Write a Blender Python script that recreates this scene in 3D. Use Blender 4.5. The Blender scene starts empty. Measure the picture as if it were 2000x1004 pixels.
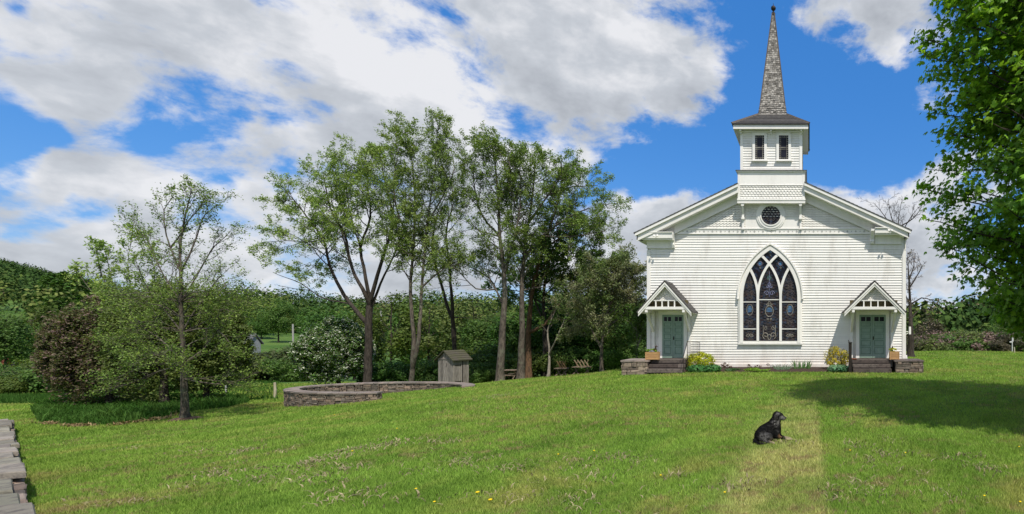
import bpy, bmesh, math, random
import numpy as np
from mathutils import Vector, Matrix

SC = bpy.context.scene
COL = SC.collection
F = 1100.0      # focal length in photo pixels
VX, VY = 1580.0, 637.0   # foot of the camera axis in the photograph
ZC = 2.2        # camera height above the lawn
D = 28.2        # distance of the church front

# ---------------------------------------------------------------- camera
cam = bpy.data.cameras.new('camera')
cam.sensor_width = 36.0
cam.lens = 36.0 * F / 2000.0
cam.shift_x = -(VX - 1000.0) / 2000.0
cam.shift_y = (VY - 502.0) / 2000.0
cam.clip_start = 0.1
cam.clip_end = 4000.0
co = bpy.data.objects.new('camera', cam)
COL.objects.link(co)
co.location = (0, 0, ZC)
co.rotation_euler = (math.radians(90), 0, 0)
SC.camera = co
SC.view_settings.view_transform = 'Standard'
SC.view_settings.look = 'None'
SC.view_settings.exposure = 0.35
SC.view_settings.gamma = 1.0

# ---------------------------------------------------------------- sun
SUN_TRAVEL = Vector((-0.63, 1.0, -1.86)).normalized()
sl = bpy.data.lights.new('sun', 'SUN')
sl.energy = 3.8
sl.angle = math.radians(0.5)
sl.color = (1.0, 0.94, 0.84)
so = bpy.data.objects.new('sun', sl)
COL.objects.link(so)
so.rotation_euler = SUN_TRAVEL.to_track_quat('-Z', 'Y').to_euler()
so.location = (20, -20, 60)
SUN_EL = math.asin(-SUN_TRAVEL.z)
SUN_AZ = math.atan2(-SUN_TRAVEL.x, -SUN_TRAVEL.y)

# ---------------------------------------------------------------- sky with clouds
W = bpy.data.worlds.new('World')
SC.world = W
W.use_nodes = True
nt = W.node_tree
nt.nodes.clear()
def wn(t, **k):
    n = nt.nodes.new(t)
    for a, b in k.items():
        setattr(n, a, b)
    return n
def wl(a, b):
    nt.links.new(a, b)
def wmath(op, a, b=None, c=None, clamp=False):
    n = wn('ShaderNodeMath', operation=op); n.use_clamp = clamp
    for i, v in enumerate((a, b, c)):
        if v is None: continue
        if isinstance(v, (int, float)): n.inputs[i].default_value = v
        else: wl(v, n.inputs[i])
    return n.outputs[0]
sky = wn('ShaderNodeTexSky')
sky.sky_type = 'NISHITA'
sky.sun_disc = False
sky.sun_elevation = SUN_EL
sky.sun_rotation = SUN_AZ
sky.altitude = 300
sky.air_density = 1.0
sky.dust_density = 0.35
sky.ozone_density = 2.5
tc = wn('ShaderNodeTexCoord')
dirv = tc.outputs['Generated']
def vmath(op, a, b=None):
    n = wn('ShaderNodeVectorMath', operation=op)
    for i, v in enumerate((a, b)):
        if v is None: continue
        if isinstance(v, tuple): n.inputs[i].default_value = v
        else: wl(v, n.inputs[i])
    return n
sep = wn('ShaderNodeSeparateXYZ'); wl(dirv, sep.inputs[0])
# a flat cloud layer seen in perspective: x/(z+k), y/(z+k)
zz = wmath('ADD', wmath('MAXIMUM', sep.outputs[2], 0.0), 0.22)
cx = wmath('DIVIDE', sep.outputs[0], zz)
cy = wmath('DIVIDE', sep.outputs[1], zz)
comb = wn('ShaderNodeCombineXYZ'); wl(cx, comb.inputs[0]); wl(cy, comb.inputs[1])
def wnoise(vec, scale, detail, rough, off=0.0, dist=0.0):
    n = wn('ShaderNodeTexNoise', noise_dimensions='3D')
    n.inputs['Scale'].default_value = scale
    n.inputs['Detail'].default_value = detail
    n.inputs['Roughness'].default_value = rough
    n.inputs['Distortion'].default_value = dist
    v = vmath('ADD', vec, (off, off * 0.7, off * 1.3)).outputs[0]
    wl(v, n.inputs['Vector'])
    return n.outputs[0]
warp = wn('ShaderNodeTexNoise'); wl(dirv, warp.inputs['Vector']); warp.inputs['Scale'].default_value = 5.0
warp.inputs['Detail'].default_value = 4.0
wv = vmath('SCALE', vmath('SUBTRACT', warp.outputs['Color'], (0.5, 0.5, 0.5)).outputs[0]); wv.inputs['Scale'].default_value = 0.20
dwarp = vmath('ADD', dirv, wv.outputs[0]).outputs[0]
def pdir(px, py):
    v = Vector(((px - VX) / F, 1.0, (VY - py) / F)); return v.normalized()
# where the cloud banks (+) and the clear gaps (-) stand: photo direction, angular radius, weight
BL = [(120,70,150,.55),(330,90,200,.6),(560,60,220,.6),(800,80,240,.65),(1020,60,210,.6),(1170,110,110,.45),
      (1010,235,90,.32),(900,190,110,.3),(1290,170,75,.34),(1370,90,60,.2),(1340,215,45,.2),(1330,30,60,.12),(1190,200,80,.25),
      (420,285,115,.42),(500,270,70,.3),(200,310,80,.3),(100,320,50,.25),(50,390,75,.5),(60,290,40,.15),(640,300,90,.34),(780,300,120,.36),
      (330,400,110,.3),(520,440,170,.5),(200,500,140,.5),(90,520,80,.4),(650,520,200,.5),(900,330,120,.3),(1060,310,70,.3),
      (1250,430,60,.45),(1230,540,130,.55),(1350,400,50,.3),(1660,400,70,.45),(1750,400,60,.4),(1800,520,150,.6),(1900,620,150,.5),
      (1800,60,75,.42),(1760,10,50,.3),(1870,120,60,.35),(1000,450,200,.4),(1480,450,100,.35),(1250,325,30,.10),(1640,10,40,.12),
      (1260,300,85,-.5),(1450,230,130,-.65),(1650,230,150,-.75),(1480,60,70,-.3),(1230,20,35,-.25),(760,172,36,-.22),(1080,170,40,-.22),
      (150,425,40,-.42),(45,470,42,-.45),(20,320,28,-.35),(320,235,42,-.30),(80,235,28,-.35),(0,20,26,-.3),(440,350,25,-.22),(560,360,30,-.35),(430,222,36,-.28),
      (560,250,28,-.25),(640,220,28,-.25),(1160,350,30,-.3),(1050,258,25,-.25),(1750,180,60,-.3)]
accs = {True: None, False: None}
for (px, py, r, w) in BL:
    c = pdir(px, py)
    df = vmath('SUBTRACT', dwarp, tuple(c)).outputs[0]
    ln = vmath('LENGTH', df).outputs['Value']
    mr = wn('ShaderNodeMapRange'); mr.interpolation_type = 'SMOOTHSTEP'
    # angular size of a photo pixel at this direction
    rad = r * 1.35 / F / math.sqrt(1 + ((px - VX) / F) ** 2 + ((VY - py) / F) ** 2)
    wl(ln, mr.inputs[0]); mr.inputs[1].default_value = 0.0; mr.inputs[2].default_value = rad * 1.25
    mr.inputs[3].default_value = w; mr.inputs[4].default_value = 0.0
    k = w > 0
    accs[k] = mr.outputs[0] if accs[k] is None else wmath('ADD', accs[k], mr.outputs[0])
acc = wmath('ADD', wmath('MINIMUM', accs[True], 0.50), wmath('MAXIMUM', wmath('MULTIPLY', accs[False], 0.85), -0.52))
sq = wn('ShaderNodeVectorMath', operation='MULTIPLY'); wl(dirv, sq.inputs[0]); sq.inputs[1].default_value = (1, 1, 1.7)
sqv = sq.outputs[0]
n1 = wnoise(sqv, 4.2, 13, 0.58, 3.1, 0.25)
n1b = wnoise(vmath('ADD', sqv, (0.02, 0, 0.055)).outputs[0], 4.2, 5, 0.55, 3.1, 0.25)
n2 = wnoise(sqv, 12.0, 10, 0.62, 7.7, 0.2)
den = wmath('ADD', wmath('MULTIPLY', wmath('SUBTRACT', n1, 0.5), 2.5), wmath('MULTIPLY', wmath('SUBTRACT', n2, 0.5), 1.6))
den = wmath('ADD', den, acc)
den = wmath('ADD', den, -0.20)
fill_cloud = wn('ShaderNodeMapRange'); wl(sep.outputs[1], fill_cloud.inputs[0]); fill_cloud.inputs[1].default_value = 0.25; fill_cloud.inputs[2].default_value = -0.3; fill_cloud.inputs[3].default_value = 0.0; fill_cloud.inputs[4].default_value = 0.34  # extra unseen cloud behind the camera, added to warm the fill light
den = wmath('ADD', den, fill_cloud.outputs[0])
alpha = wn('ShaderNodeMapRange'); alpha.interpolation_type = 'SMOOTHSTEP'
wl(den, alpha.inputs[0]); alpha.inputs[1].default_value = -0.19; alpha.inputs[2].default_value = 0.29
# grey undersides where the bank is thick
n3 = wnoise(comb.outputs[0], 1.1, 5, 0.55, 11.0, 0.2)
n4 = wnoise(dirv, 5.0, 6, 0.55, 21.0, 0.0)
thick = wmath('ADD', wmath('MULTIPLY', wmath('SUBTRACT', den, 0.26), 0.9), wmath('MULTIPLY', wmath('SUBTRACT', n3, 0.5), 1.5))
thick = wmath('ADD', thick, wmath('MULTIPLY', wmath('SUBTRACT', n1b, n1), 3.2))
thick = wmath('ADD', thick, wmath('MULTIPLY', wmath('SUBTRACT', n4, 0.48), 1.3))
shade = wn('ShaderNodeValToRGB')
wl(wmath('ADD', thick, 0.26, clamp=True), shade.inputs[0])
e = shade.color_ramp.elements
e[0].position = 0.0; e[0].color = (0.84, 0.845, 0.87, 1)
e[1].position = 1.0; e[1].color = (0.42, 0.445, 0.485, 1)
m = e.new(0.45); m.color = (0.585, 0.615, 0.66, 1)
csh = vmath('SCALE', shade.outputs[0]); csh.inputs['Scale'].default_value = 8.3
hs = wn('ShaderNodeHueSaturation'); wl(sky.outputs[0], hs.inputs['Color'])
hs.inputs['Saturation'].default_value = 1.30; hs.inputs['Value'].default_value = 1.32
deep = wn('ShaderNodeMix', data_type='RGBA'); deep.inputs[0].default_value = 0.6; wl(hs.outputs[0], deep.inputs[6]); deep.inputs[7].default_value = (0.38, 1.92, 5.8, 1)
mx = wn('ShaderNodeMix', data_type='RGBA')
am = wmath('MULTIPLY', alpha.outputs[0], 0.97)
wl(am, mx.inputs['Factor']); wl(deep.outputs[2], mx.inputs[6]); wl(csh.outputs[0], mx.inputs[7])
bg = wn('ShaderNodeBackground'); wl(mx.outputs[2], bg.inputs['Color'])
bg.inputs['Strength'].default_value = 0.095
out = wn('ShaderNodeOutputWorld'); wl(bg.outputs[0], out.inputs['Surface'])
W.cycles.sampling_method = 'MANUAL'
W.cycles.sample_map_resolution = 512

# ---------------------------------------------------------------- helpers
def X_(px, Y): return (px - VX) / F * Y
def Z_(py, Y): return ZC + (VY - py) / F * Y
def PT(px, py, Y): return (X_(px, Y), Y, Z_(py, Y))

def tag(o, label=None, cat=None, group=None, kind=None):
    if label: o['label'] = label
    if cat: o['category'] = cat
    if group: o['group'] = group
    if kind: o['kind'] = kind
    return o

def thing(name, label, cat, loc=(0, 0, 0), group=None):
    o = bpy.data.objects.new(name, None)
    o.empty_display_size = 0.3
    COL.objects.link(o)
    o.location = loc
    return tag(o, label, cat, group)

def wloc(o):
    v = Vector((0, 0, 0))
    while o is not None:
        v += o.location; o = o.parent
    return v

def raw_mesh(name, V, FA, mat=None, smooth=False):
    """V (n,3) array, FA list of arrays, each (m,k) of one polygon size"""
    me = bpy.data.meshes.new(name)
    V = np.asarray(V, dtype=np.float32).reshape(-1, 3)
    if not isinstance(FA, (list, tuple)): FA = [FA]
    FA = [np.asarray(f, dtype=np.int32) for f in FA if len(f)]
    me.vertices.add(len(V)); me.vertices.foreach_set('co', V.ravel())
    nl = sum(f.size for f in FA); npoly = sum(f.shape[0] for f in FA)
    me.loops.add(nl); me.polygons.add(npoly)
    me.loops.foreach_set('vertex_index', np.concatenate([f.ravel() for f in FA]))
    tot = np.concatenate([np.full(f.shape[0], f.shape[1], np.int32) for f in FA])
    st = np.concatenate([[0], np.cumsum(tot)[:-1]]).astype(np.int32)
    me.polygons.foreach_set('loop_start', st)
    me.polygons.foreach_set('use_smooth', np.full(npoly, smooth, dtype=bool))
    if mat: me.materials.append(mat)
    me.update(calc_edges=True)
    return me

def add_obj(name, me, parent=None, loc=None):
    o = bpy.data.objects.new(name, me)
    COL.objects.link(o)
    if parent is not None: o.parent = parent
    if loc is not None: o.location = loc
    return o

class MB:
    """collects polygons in world coordinates; build() links them as ONE mesh object"""
    def __init__(s): s.v = []; s.f = {}; s.n = 0
    def add(s, verts, faces):
        b = s.n
        s.v.extend([tuple(p) for p in verts]); s.n += len(verts)
        for f in faces: s.f.setdefault(len(f), []).append([i + b for i in f])
    def box(s, x0, x1, y0, y1, z0, z1):
        s.add([(x0,y0,z0),(x1,y0,z0),(x1,y1,z0),(x0,y1,z0),(x0,y0,z1),(x1,y0,z1),(x1,y1,z1),(x0,y1,z1)],
              [(0,3,2,1),(4,5,6,7),(0,1,5,4),(1,2,6,5),(2,3,7,6),(3,0,4,7)])
    def hexa(s, p):
        s.add(p, [(0,3,2,1),(4,5,6,7),(0,1,5,4),(1,2,6,5),(2,3,7,6),(3,0,4,7)])
    def prism(s, poly, y0, y1):
        """poly: list of (x,z), extruded from y0 to y1"""
        n = len(poly)
        v = [(x, y0, z) for x, z in poly] + [(x, y1, z) for x, z in poly]
        s.add(v, [tuple(range(n)), tuple(range(2*n-1, n-1, -1))] + [(i, i+n, (i+1)%n+n, (i+1)%n) for i in range(n)])
    def ring(s, outer, inner, y0, y1):
        """band between two closed or open (x,z) polylines of equal length"""
        n = len(outer)
        v = [(x,y0,z) for x,z in outer]+[(x,y0,z) for x,z in inner]+[(x,y1,z) for x,z in outer]+[(x,y1,z) for x,z in inner]
        f = []
        for i in range(n-1):
            j = i+1
            f += [(i,j,n+j,n+i),(2*n+i,3*n+i,3*n+j,2*n+j),(i,2*n+i,2*n+j,j),(n+i,n+j,3*n+j,3*n+i)]
        f += [(0,n,3*n,2*n),(n-1,3*n-1,4*n-1,2*n-1)]
        s.add(v, f)
    def tube(s, pts, rads, k=6, cap=True):
        pts = [Vector(p) for p in pts]; n = len(pts)
        if not hasattr(rads, '__len__'): rads = [rads]*n
        v = []; up = None
        for i, p in enumerate(pts):
            d = (pts[min(i+1, n-1)] - pts[max(i-1, 0)])
            if d.length < 1e-9: d = Vector((0, 0, 1))
            d.normalize()
            if up is None:
                up = Vector((1, 0, 0)) if abs(d.x) < 0.8 else Vector((0, 1, 0))
            a = (up - d * up.dot(d))
            if a.length < 1e-4: a = d.orthogonal()
            a.normalize(); up = a; b = d.cross(a)
            for j in range(k):
                t = 2*math.pi*j/k
                v.append(p + (a*math.cos(t) + b*math.sin(t)) * rads[i])
        f = []
        for i in range(n-1):
            for j in range(k):
                j2 = (j+1) % k
                f.append((i*k+j, i*k+j2, (i+1)*k+j2, (i+1)*k+j))
        if cap: f += [tuple(range(k-1, -1, -1)), tuple(range((n-1)*k, n*k))]
        s.add(v, f)
    def bar(s, p0, p1, w, h):
        """rectangular bar between two points"""
        p0 = Vector(p0); p1 = Vector(p1); d = (p1-p0).normalized()
        up = Vector((0,1,0)) if abs(d.y) < .9 else Vector((1,0,0))
        a = (up - d*up.dot(d)).normalized(); b = d.cross(a)
        q = []
        for p in (p0, p1):
            q += [p - b*w/2 - a*h/2, p + b*w/2 - a*h/2, p + b*w/2 + a*h/2, p - b*w/2 + a*h/2]
        s.hexa(q)
    def lathe(s, c, prof, k=12):
        v = []; n = len(prof)
        for r, z in prof:
            for j in range(k):
                t = 2*math.pi*j/k
                v.append((c[0]+r*math.cos(t), c[1]+r*math.sin(t), c[2]+z))
        f = []
        for i in range(n-1):
            for j in range(k):
                j2 = (j+1)%k
                f.append((i*k+j, i*k+j2, (i+1)*k+j2, (i+1)*k+j))
        f += [tuple(range(k-1,-1,-1)), tuple(range((n-1)*k, n*k))]
        s.add(v, f)
    def ell(s, c, r, k=10, m=6):
        self = s; v = [(c[0], c[1], c[2]-r[2])]
        for i in range(1, m):
            ph = -math.pi/2 + math.pi*i/m
            for j in range(k):
                t = 2*math.pi*j/k
                v.append((c[0]+r[0]*math.cos(ph)*math.cos(t), c[1]+r[1]*math.cos(ph)*math.sin(t), c[2]+r[2]*math.sin(ph)))
        v.append((c[0], c[1], c[2]+r[2]))
        f = [(0, 1+(j+1)%k, 1+j) for j in range(k)]
        for i in range(m-2):
            for j in range(k):
                j2=(j+1)%k
                f.append((1+i*k+j, 1+i*k+j2, 1+(i+1)*k+j2, 1+(i+1)*k+j))
        L = len(v)-1
        f += [(L, 1+(m-2)*k+j, 1+(m-2)*k+(j+1)%k) for j in range(k)]
        s.add(v, f)
    def build(s, name, mat, parent=None, smooth=False, at=None, label=None):
        V = np.array([tuple(p) for p in s.v], dtype=np.float64)
        if parent is not None: o0 = np.array(wloc(parent)); loc = None
        else: o0 = np.array(at if at is not None else (0,0,0)); loc = tuple(o0)
        me = raw_mesh(name, V - o0, [np.array(f) for f in s.f.values()], mat, smooth)
        bm = bmesh.new(); bm.from_mesh(me); bmesh.ops.recalc_face_normals(bm, faces=bm.faces); bm.to_mesh(me); bm.free()
        o = add_obj(name, me, parent, loc)
        if label: o['label'] = label
        return o

# ---------------------------------------------------------------- materials
def mat_new(name):
    m = bpy.data.materials.new(name); m.use_nodes = True
    t = m.node_tree; t.nodes.clear()
    return m, t
class NG:
    def __init__(s, t): s.t = t
    def n(s, ty, **k):
        x = s.t.nodes.new(ty)
        for a, b in k.items(): setattr(x, a, b)
        return x
    def l(s, a, b): s.t.links.new(a, b)
    def setin(s, n, i, v):
        if v is None: return
        if hasattr(v, 'is_output') or isinstance(v, bpy.types.NodeSocket): s.l(v, n.inputs[i])
        else:
            if isinstance(v, tuple) and len(v) == 3 and n.inputs[i].type == 'RGBA': v = v + (1,)
            n.inputs[i].default_value = v
    def math(s, op, a, b=None, c=None, clamp=False):
        n = s.n('ShaderNodeMath', operation=op); n.use_clamp = clamp
        for i, v in enumerate((a, b, c)): s.setin(n, i, v)
        return n.outputs[0]
    def noise(s, vec, scale, detail=4, rough=.55, dist=0.0):
        n = s.n('ShaderNodeTexNoise')
        if vec is not None: s.l(vec, n.inputs['Vector'])
        n.inputs['Scale'].default_value = scale; n.inputs['Detail'].default_value = detail
        n.inputs['Roughness'].default_value = rough; n.inputs['Distortion'].default_value = dist
        return n.outputs[0]
    def ramp(s, v, lo, hi, a=0.0, b=1.0, smooth=True):
        n = s.n('ShaderNodeMapRange'); n.interpolation_type = 'SMOOTHSTEP' if smooth else 'LINEAR'
        s.setin(n, 0, v); n.inputs[1].default_value = lo; n.inputs[2].default_value = hi
        n.inputs[3].default_value = a; n.inputs[4].default_value = b
        return n.outputs[0]
    def mix(s, f, a, b, blend='MIX'):
        n = s.n('ShaderNodeMix', data_type='RGBA', blend_type=blend)
        s.setin(n, 0, f); s.setin(n, 6, a); s.setin(n, 7, b)
        return n.outputs[2]
    def vscale(s, vec, sc):
        n = s.n('ShaderNodeVectorMath', operation='MULTIPLY'); s.l(vec, n.inputs[0]); n.inputs[1].default_value = sc
        return n.outputs[0]
    def bump(s, h, strength=.3, dist=.02):
        n = s.n('ShaderNodeBump'); s.l(h, n.inputs['Height'])
        n.inputs['Strength'].default_value = strength; n.inputs['Distance'].default_value = dist
        return n.outputs[0]
    def out(s, col, rough=.7, normal=None, spec=.3, metal=0.0, extra=None):
        p = s.n('ShaderNodeBsdfPrincipled')
        s.setin(p, 'Base Color', col); s.setin(p, 'Roughness', rough)
        p.inputs['Specular IOR Level'].default_value = spec; p.inputs['Metallic'].default_value = metal
        if normal is not None: s.l(normal, p.inputs['Normal'])
        o = s.n('ShaderNodeOutputMaterial'); s.l(p.outputs[0], o.inputs[0])
        return p, o
def simple(name, c1, c2=None, scale=3.0, rough=.7, bump=.2, bscale=None, spec=.3, stretch=(1,1,1), metal=0.0, island=0.0, detail=6, bdist=.01, coords='Object'):
    m, t = mat_new(name); g = NG(t)
    tcn = g.n('ShaderNodeTexCoord'); v = g.vscale(tcn.outputs[coords], stretch)
    if c2 is None: c2 = tuple(min(1, c*.75) for c in c1)
    f = g.noise(v, scale, detail, .6)
    f = g.ramp(f, .3, .7)
    col = g.mix(f, c1, c2)
    if island > 0:
        ge = g.n('ShaderNodeNewGeometry')
        k = g.ramp(ge.outputs['Random Per Island'], 0, 1, 1-island, 1+island, smooth=False)
        hsv = g.n('ShaderNodeHueSaturation'); g.l(col, hsv.inputs['Color']); g.l(k, hsv.inputs['Value'])
        col = hsv.outputs[0]
    nb = None
    if bump > 0:
        h = g.noise(v, bscale or scale*4, 5, .6)
        nb = g.bump(h, bump, bdist)
    g.out(col, rough, nb, spec, metal)
    return m
# ================================================================ terrain
_gx = np.array([-140, -90, -60, -40, -30, -23.2, -20.3, -17.4, -13, -9.3, -6, 60.])
_gz = np.array([-4.2, -3.2, -2.5, -1.85, -1.62, -1.36, -1.14, -.82, -.45, -.17, 0, 0.])
def sst(a, b, x):
    t = np.clip((x - a) / (b - a), 0, 1); return t*t*(3-2*t)
_hu = np.array([-3.0, -1.8, -1.44, -1.36, -1.28, -1.15, -.98, -.8, -.6, -.35, -.2, .1, .2, .4, 1.5])
_hz = np.array([44., 43., 37., 30., 21., 10.5, 8.5, 7.5, 6.0, 5.5, -2., -3., -1., 1., 2.])
def gz(X, Y):
    X = np.asarray(X, float); Y = np.asarray(Y, float)
    z = sum(np.interp(X + k, _gx, _gz) for k in (-1.5, -.75, 0, .75, 1.5)) / 5
    # the lawn dips behind the crest on the left
    z = z - sst(-9, -15, X) * np.clip(Y - 28, 0, 12) * .045
    # valley on the left
    left = sst(-8, -20, X)
    z = z - left * (sst(38, 90, Y) * 2.2)
    # beyond the crest on the right
    z = z - (1 - left) * sst(46, 85, Y) * 3.6
    u = X / np.maximum(Y, 1.0)
    ridge = np.interp(u, _hu, _hz)
    far = 380.0
    a = np.where(u < -1.0, 80., np.where(u < .0, 110., 75.))
    b = np.where(u < -.0, far, 170.)
    ridge = ridge + 1.6*np.sin(u*19+1)+1.1*np.sin(u*43)+.7*np.sin(u*87+2)
    w = sst(a, b, Y)
    z = z * (1 - w) + ridge * w
    z = z + .05 * np.sin(X*.31+1) * np.sin(Y*.23) * sst(14, 30, np.hypot(X, Y)) * (1 - sst(-9.5,-7.5,X)*sst(12,5,X)*sst(20,24,Y)*sst(60,46,Y))
    z = z - sst(420, 900, Y) * (20)
    return z
def gzf(x, y): return float(gz(x, y))

def grass_nodes(g, pos, dry=1.0):
    """colour of mown lawn as a function of world position"""
    sepn = g.n('ShaderNodeSeparateXYZ'); g.l(pos, sepn.inputs[0])
    x, y = sepn.outputs[0], sepn.outputs[1]
    n_big = g.noise(pos, .16, 3, .5)
    n_mid = g.noise(pos, .75, 5, .6, .4)
    n_fin = g.noise(pos, 5.5, 5, .65)
    n_str = g.noise(g.vscale(pos, (2.6, .35, 1)), 1.2, 4, .6)
    base = g.mix(g.ramp(n_mid, .32, .68), (.14, .25, .032), (.24, .385, .056))
    base = g.mix(g.ramp(n_big, .35, .65, 0, .6), base, (.225, .34, .048))
    # mower passes run away from the camera
    wob = g.math('ADD', x, g.math('MULTIPLY', g.noise(pos, .12, 2), 1.6))
    st = g.math('SINE', g.math('MULTIPLY', wob, 2*math.pi/1.9))
    stf = g.math('MULTIPLY', g.ramp(st, -.5, .7), g.ramp(n_big, .3, .6, .25, .75))
    base = g.mix(g.math('MULTIPLY', stf, .55), base, (.26, .37, .058))
    base = g.mix(g.ramp(n_str, .52, .72, 0, .55), base, (.29, .365, .075))
    # yellowed patches
    yl = g.math('MULTIPLY', g.ramp(g.noise(pos, .45, 6, .65, .6), .51, .66), .8)
    base = g.mix(yl, base, (.36, .36, .10))
    # dark lush patches
    dk = g.ramp(g.noise(pos, .33, 5, .6, .3), .56, .72, 0, .38)
    base = g.mix(dk, base, (.045, .115, .014))
    # dry lane in front of the dog, with a hard right edge
    ex = g.math('ADD', x, g.math('MULTIPLY', g.math('SUBTRACT', n_fin, .5), .25))
    lane = g.math('MULTIPLY', g.ramp(ex, -1.45, -.75), g.ramp(ex, .14, .31, 1, 0))
    lane = g.math('MULTIPLY', lane, g.ramp(y, 20, 9.5))
    lane = g.math('MULTIPLY', lane, g.ramp(n_mid, .36, .56, .35, 1))
    base = g.mix(g.math('MULTIPLY', lane, .66), base, (.56, .50, .21))
    # dead brown scraps, dense in a few areas
    area = g.ramp(g.noise(pos, .20, 3, .5), .40, .54)
    br = g.math('MULTIPLY', g.ramp(g.noise(g.vscale(pos, (1, 1.3, 1)), 2.6, 6, .7, .8), .53, .60), area)
    lb = g.math('MULTIPLY', lane, g.ramp(g.noise(pos, 4.0, 6, .7), .53, .66))
    br = g.math('MAXIMUM', br, g.math('MULTIPLY', lb, .7))
    base = g.mix(g.math('MULTIPLY', br, .72 * dry), base, (.33, .23, .135))
    return base, x, y, n_fin

def make_lawn_mat():
    m, t = mat_new('lawn_ground'); g = NG(t)
    ge = g.n('ShaderNodeNewGeometry'); pos = ge.outputs['Position']
    base, x, y, nf = grass_nodes(g, pos)
    base = g.mix(1.0, base, (.55, .58, .5), 'MULTIPLY')  # ground colour darkened to stand in for shade among the blades
    base = g.mix(g.ramp(nf, .35, .7, .0, .45), base, (.045, .065, .015))
    # far fields and woods floor
    far = g.math('MAXIMUM', g.ramp(y, 48, 62), g.math('MULTIPLY', g.ramp(y, 30, 40), g.ramp(x, -22, -27)))
    fld = g.mix(g.ramp(g.noise(pos, .06, 6), .4, .6), (.055, .115, .02), (.09, .155, .032))
    base = g.mix(far, base, fld)
    h = g.noise(pos, 30, 4, .7)
    g.out(base, .85, g.bump(h, .5, .03), .15)
    return m
M_LAWN = make_lawn_mat()

def make_blade_mat(name, lawn=True, c1=None, c2=None, trans=.35):
    m, t = mat_new(name); g = NG(t)
    ge = g.n('ShaderNodeNewGeometry'); pos = ge.outputs['Position']
    if lawn: base = grass_nodes(g, pos)[0]
    else: base = g.mix(g.ramp(g.noise(pos, 1.3, 4), .35, .65), c1, c2)
    r = ge.outputs['Random Per Island']
    hsv = g.n('ShaderNodeHueSaturation'); g.l(base, hsv.inputs['Color'])
    g.l(g.ramp(r, 0, 1, .75, 1.45, smooth=False), hsv.inputs['Value'])
    hsv.inputs['Saturation'].default_value = 0.96; hsv.inputs['Hue'].default_value = .502
    d = g.n('ShaderNodeBsdfDiffuse'); g.l(hsv.outputs[0], d.inputs[0])
    tr = g.n('ShaderNodeBsdfTranslucent')
    g.l(g.mix(1.0, hsv.outputs[0], (1.15, 1.1, .5), 'MULTIPLY'), tr.inputs[0])
    ms = g.n('ShaderNodeMixShader'); ms.inputs[0].default_value = trans
    g.l(d.outputs[0], ms.inputs[1]); g.l(tr.outputs[0], ms.inputs[2])
    o = g.n('ShaderNodeOutputMaterial'); g.l(ms.outputs[0], o.inputs[0])
    return m
M_BLADE = make_blade_mat('grass_blades')
M_TALL = make_blade_mat('tall_grass_blades', False, (.035, .10, .014), (.075, .15, .03), .4)
M_STRAW = make_blade_mat('straw_blades', False, (.30, .22, .12), (.22, .15, .08), .2)

def build_ground():
    ys = np.concatenate([np.arange(-8, 60, 1.0), np.arange(60, 140, 3.0), np.arange(140, 460, 10.0), [480, 560, 700, 900, 1400, 2200]])
    xs = np.concatenate([[-2500, -1500, -1000], np.arange(-800, -300, 25.), np.arange(-300, -120, 8.), np.arange(-120, -50, 2.5), np.arange(-50, 30, 1.0),
                         np.arange(30, 100, 4.), np.arange(100, 300, 20.), [400, 700, 1200, 2500]])
    XX, YY = np.meshgrid(xs, ys)
    ZZ = gz(XX, YY)
    V = np.stack([XX, YY, ZZ], -1).reshape(-1, 3)
    ny, nx = XX.shape
    i = np.arange(ny-1)[:, None]*nx + np.arange(nx-1)[None, :]
    Fq = np.stack([i, i+1, i+1+nx, i+nx], -1).reshape(-1, 4)
    o = add_obj('ground', raw_mesh('ground', V, Fq, M_LAWN, True))
    tag(o, kind='structure')
build_ground()

CX0_ = (1265-VX)/39.007
# the keep-out of standing grass blades: church, platforms, stone ring, tall bed
def keepout(X, Y):
    k = (X > CX0_-.1) & (X < 5.0) & (Y > 27.0)
    k |= (X > -6.6) & (X < 2.2) & (Y > 26.85)
    k |= (X > -8.9) & (X < -5.8) & (Y > 26.35) & (Y < 28.3)
    k |= (X > 1.95) & (X < 5.4) & (Y > 26.35) & (Y < 28.3)
    k |= ((X+20.35)/4.4)**2 + ((Y-26.25)/2.5)**2 < .0
    return k

def blades(name, X, Y, h, w, mat, lean, rng, label=None, cat=None, kind='stuff', zoff=0.0, bend=False):
    n = len(X); z = gz(X, Y) + zoff
    a = rng.uniform(0, 2*np.pi, n)
    la = rng.uniform(0, 2*np.pi, n); lm = rng.uniform(.2, 1, n) * lean * h
    dx, dy = np.cos(a)*w/2, np.sin(a)*w/2
    tx, ty = np.cos(la)*lm, np.sin(la)*lm
    if not bend:
        V = np.empty((n, 3, 3))
        V[:, 0] = np.stack([X-dx, Y-dy, z-.005], -1); V[:, 1] = np.stack([X+dx, Y+dy, z-.005], -1)
        V[:, 2] = np.stack([X+tx, Y+ty, z+h], -1)
        FA = np.arange(n*3).reshape(n, 3)
        me = raw_mesh(name, V.reshape(-1, 3), FA, mat)
    else:
        V = np.empty((n, 5, 3))
        V[:, 0] = np.stack([X-dx, Y-dy, z-.01], -1); V[:, 1] = np.stack([X+dx, Y+dy, z-.01], -1)
        V[:, 2] = np.stack([X+dx*.8+tx*.35, Y+dy*.8+ty*.35, z+h*.62], -1)
        V[:, 3] = np.stack([X-dx*.8+tx*.35, Y-dy*.8+ty*.35, z+h*.62], -1)
        V[:, 4] = np.stack([X+tx*1.3, Y+ty*1.3, z+h*.92], -1)
        b = np.arange(n)[:, None]*5
        me = raw_mesh(name, V.reshape(-1, 3), [b+np.array([[0,1,2,3]]), b+np.array([[3,2,4]])], mat)
    o = add_obj(name, me)
    tag(o, label, cat, kind=kind)
    return o

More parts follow.
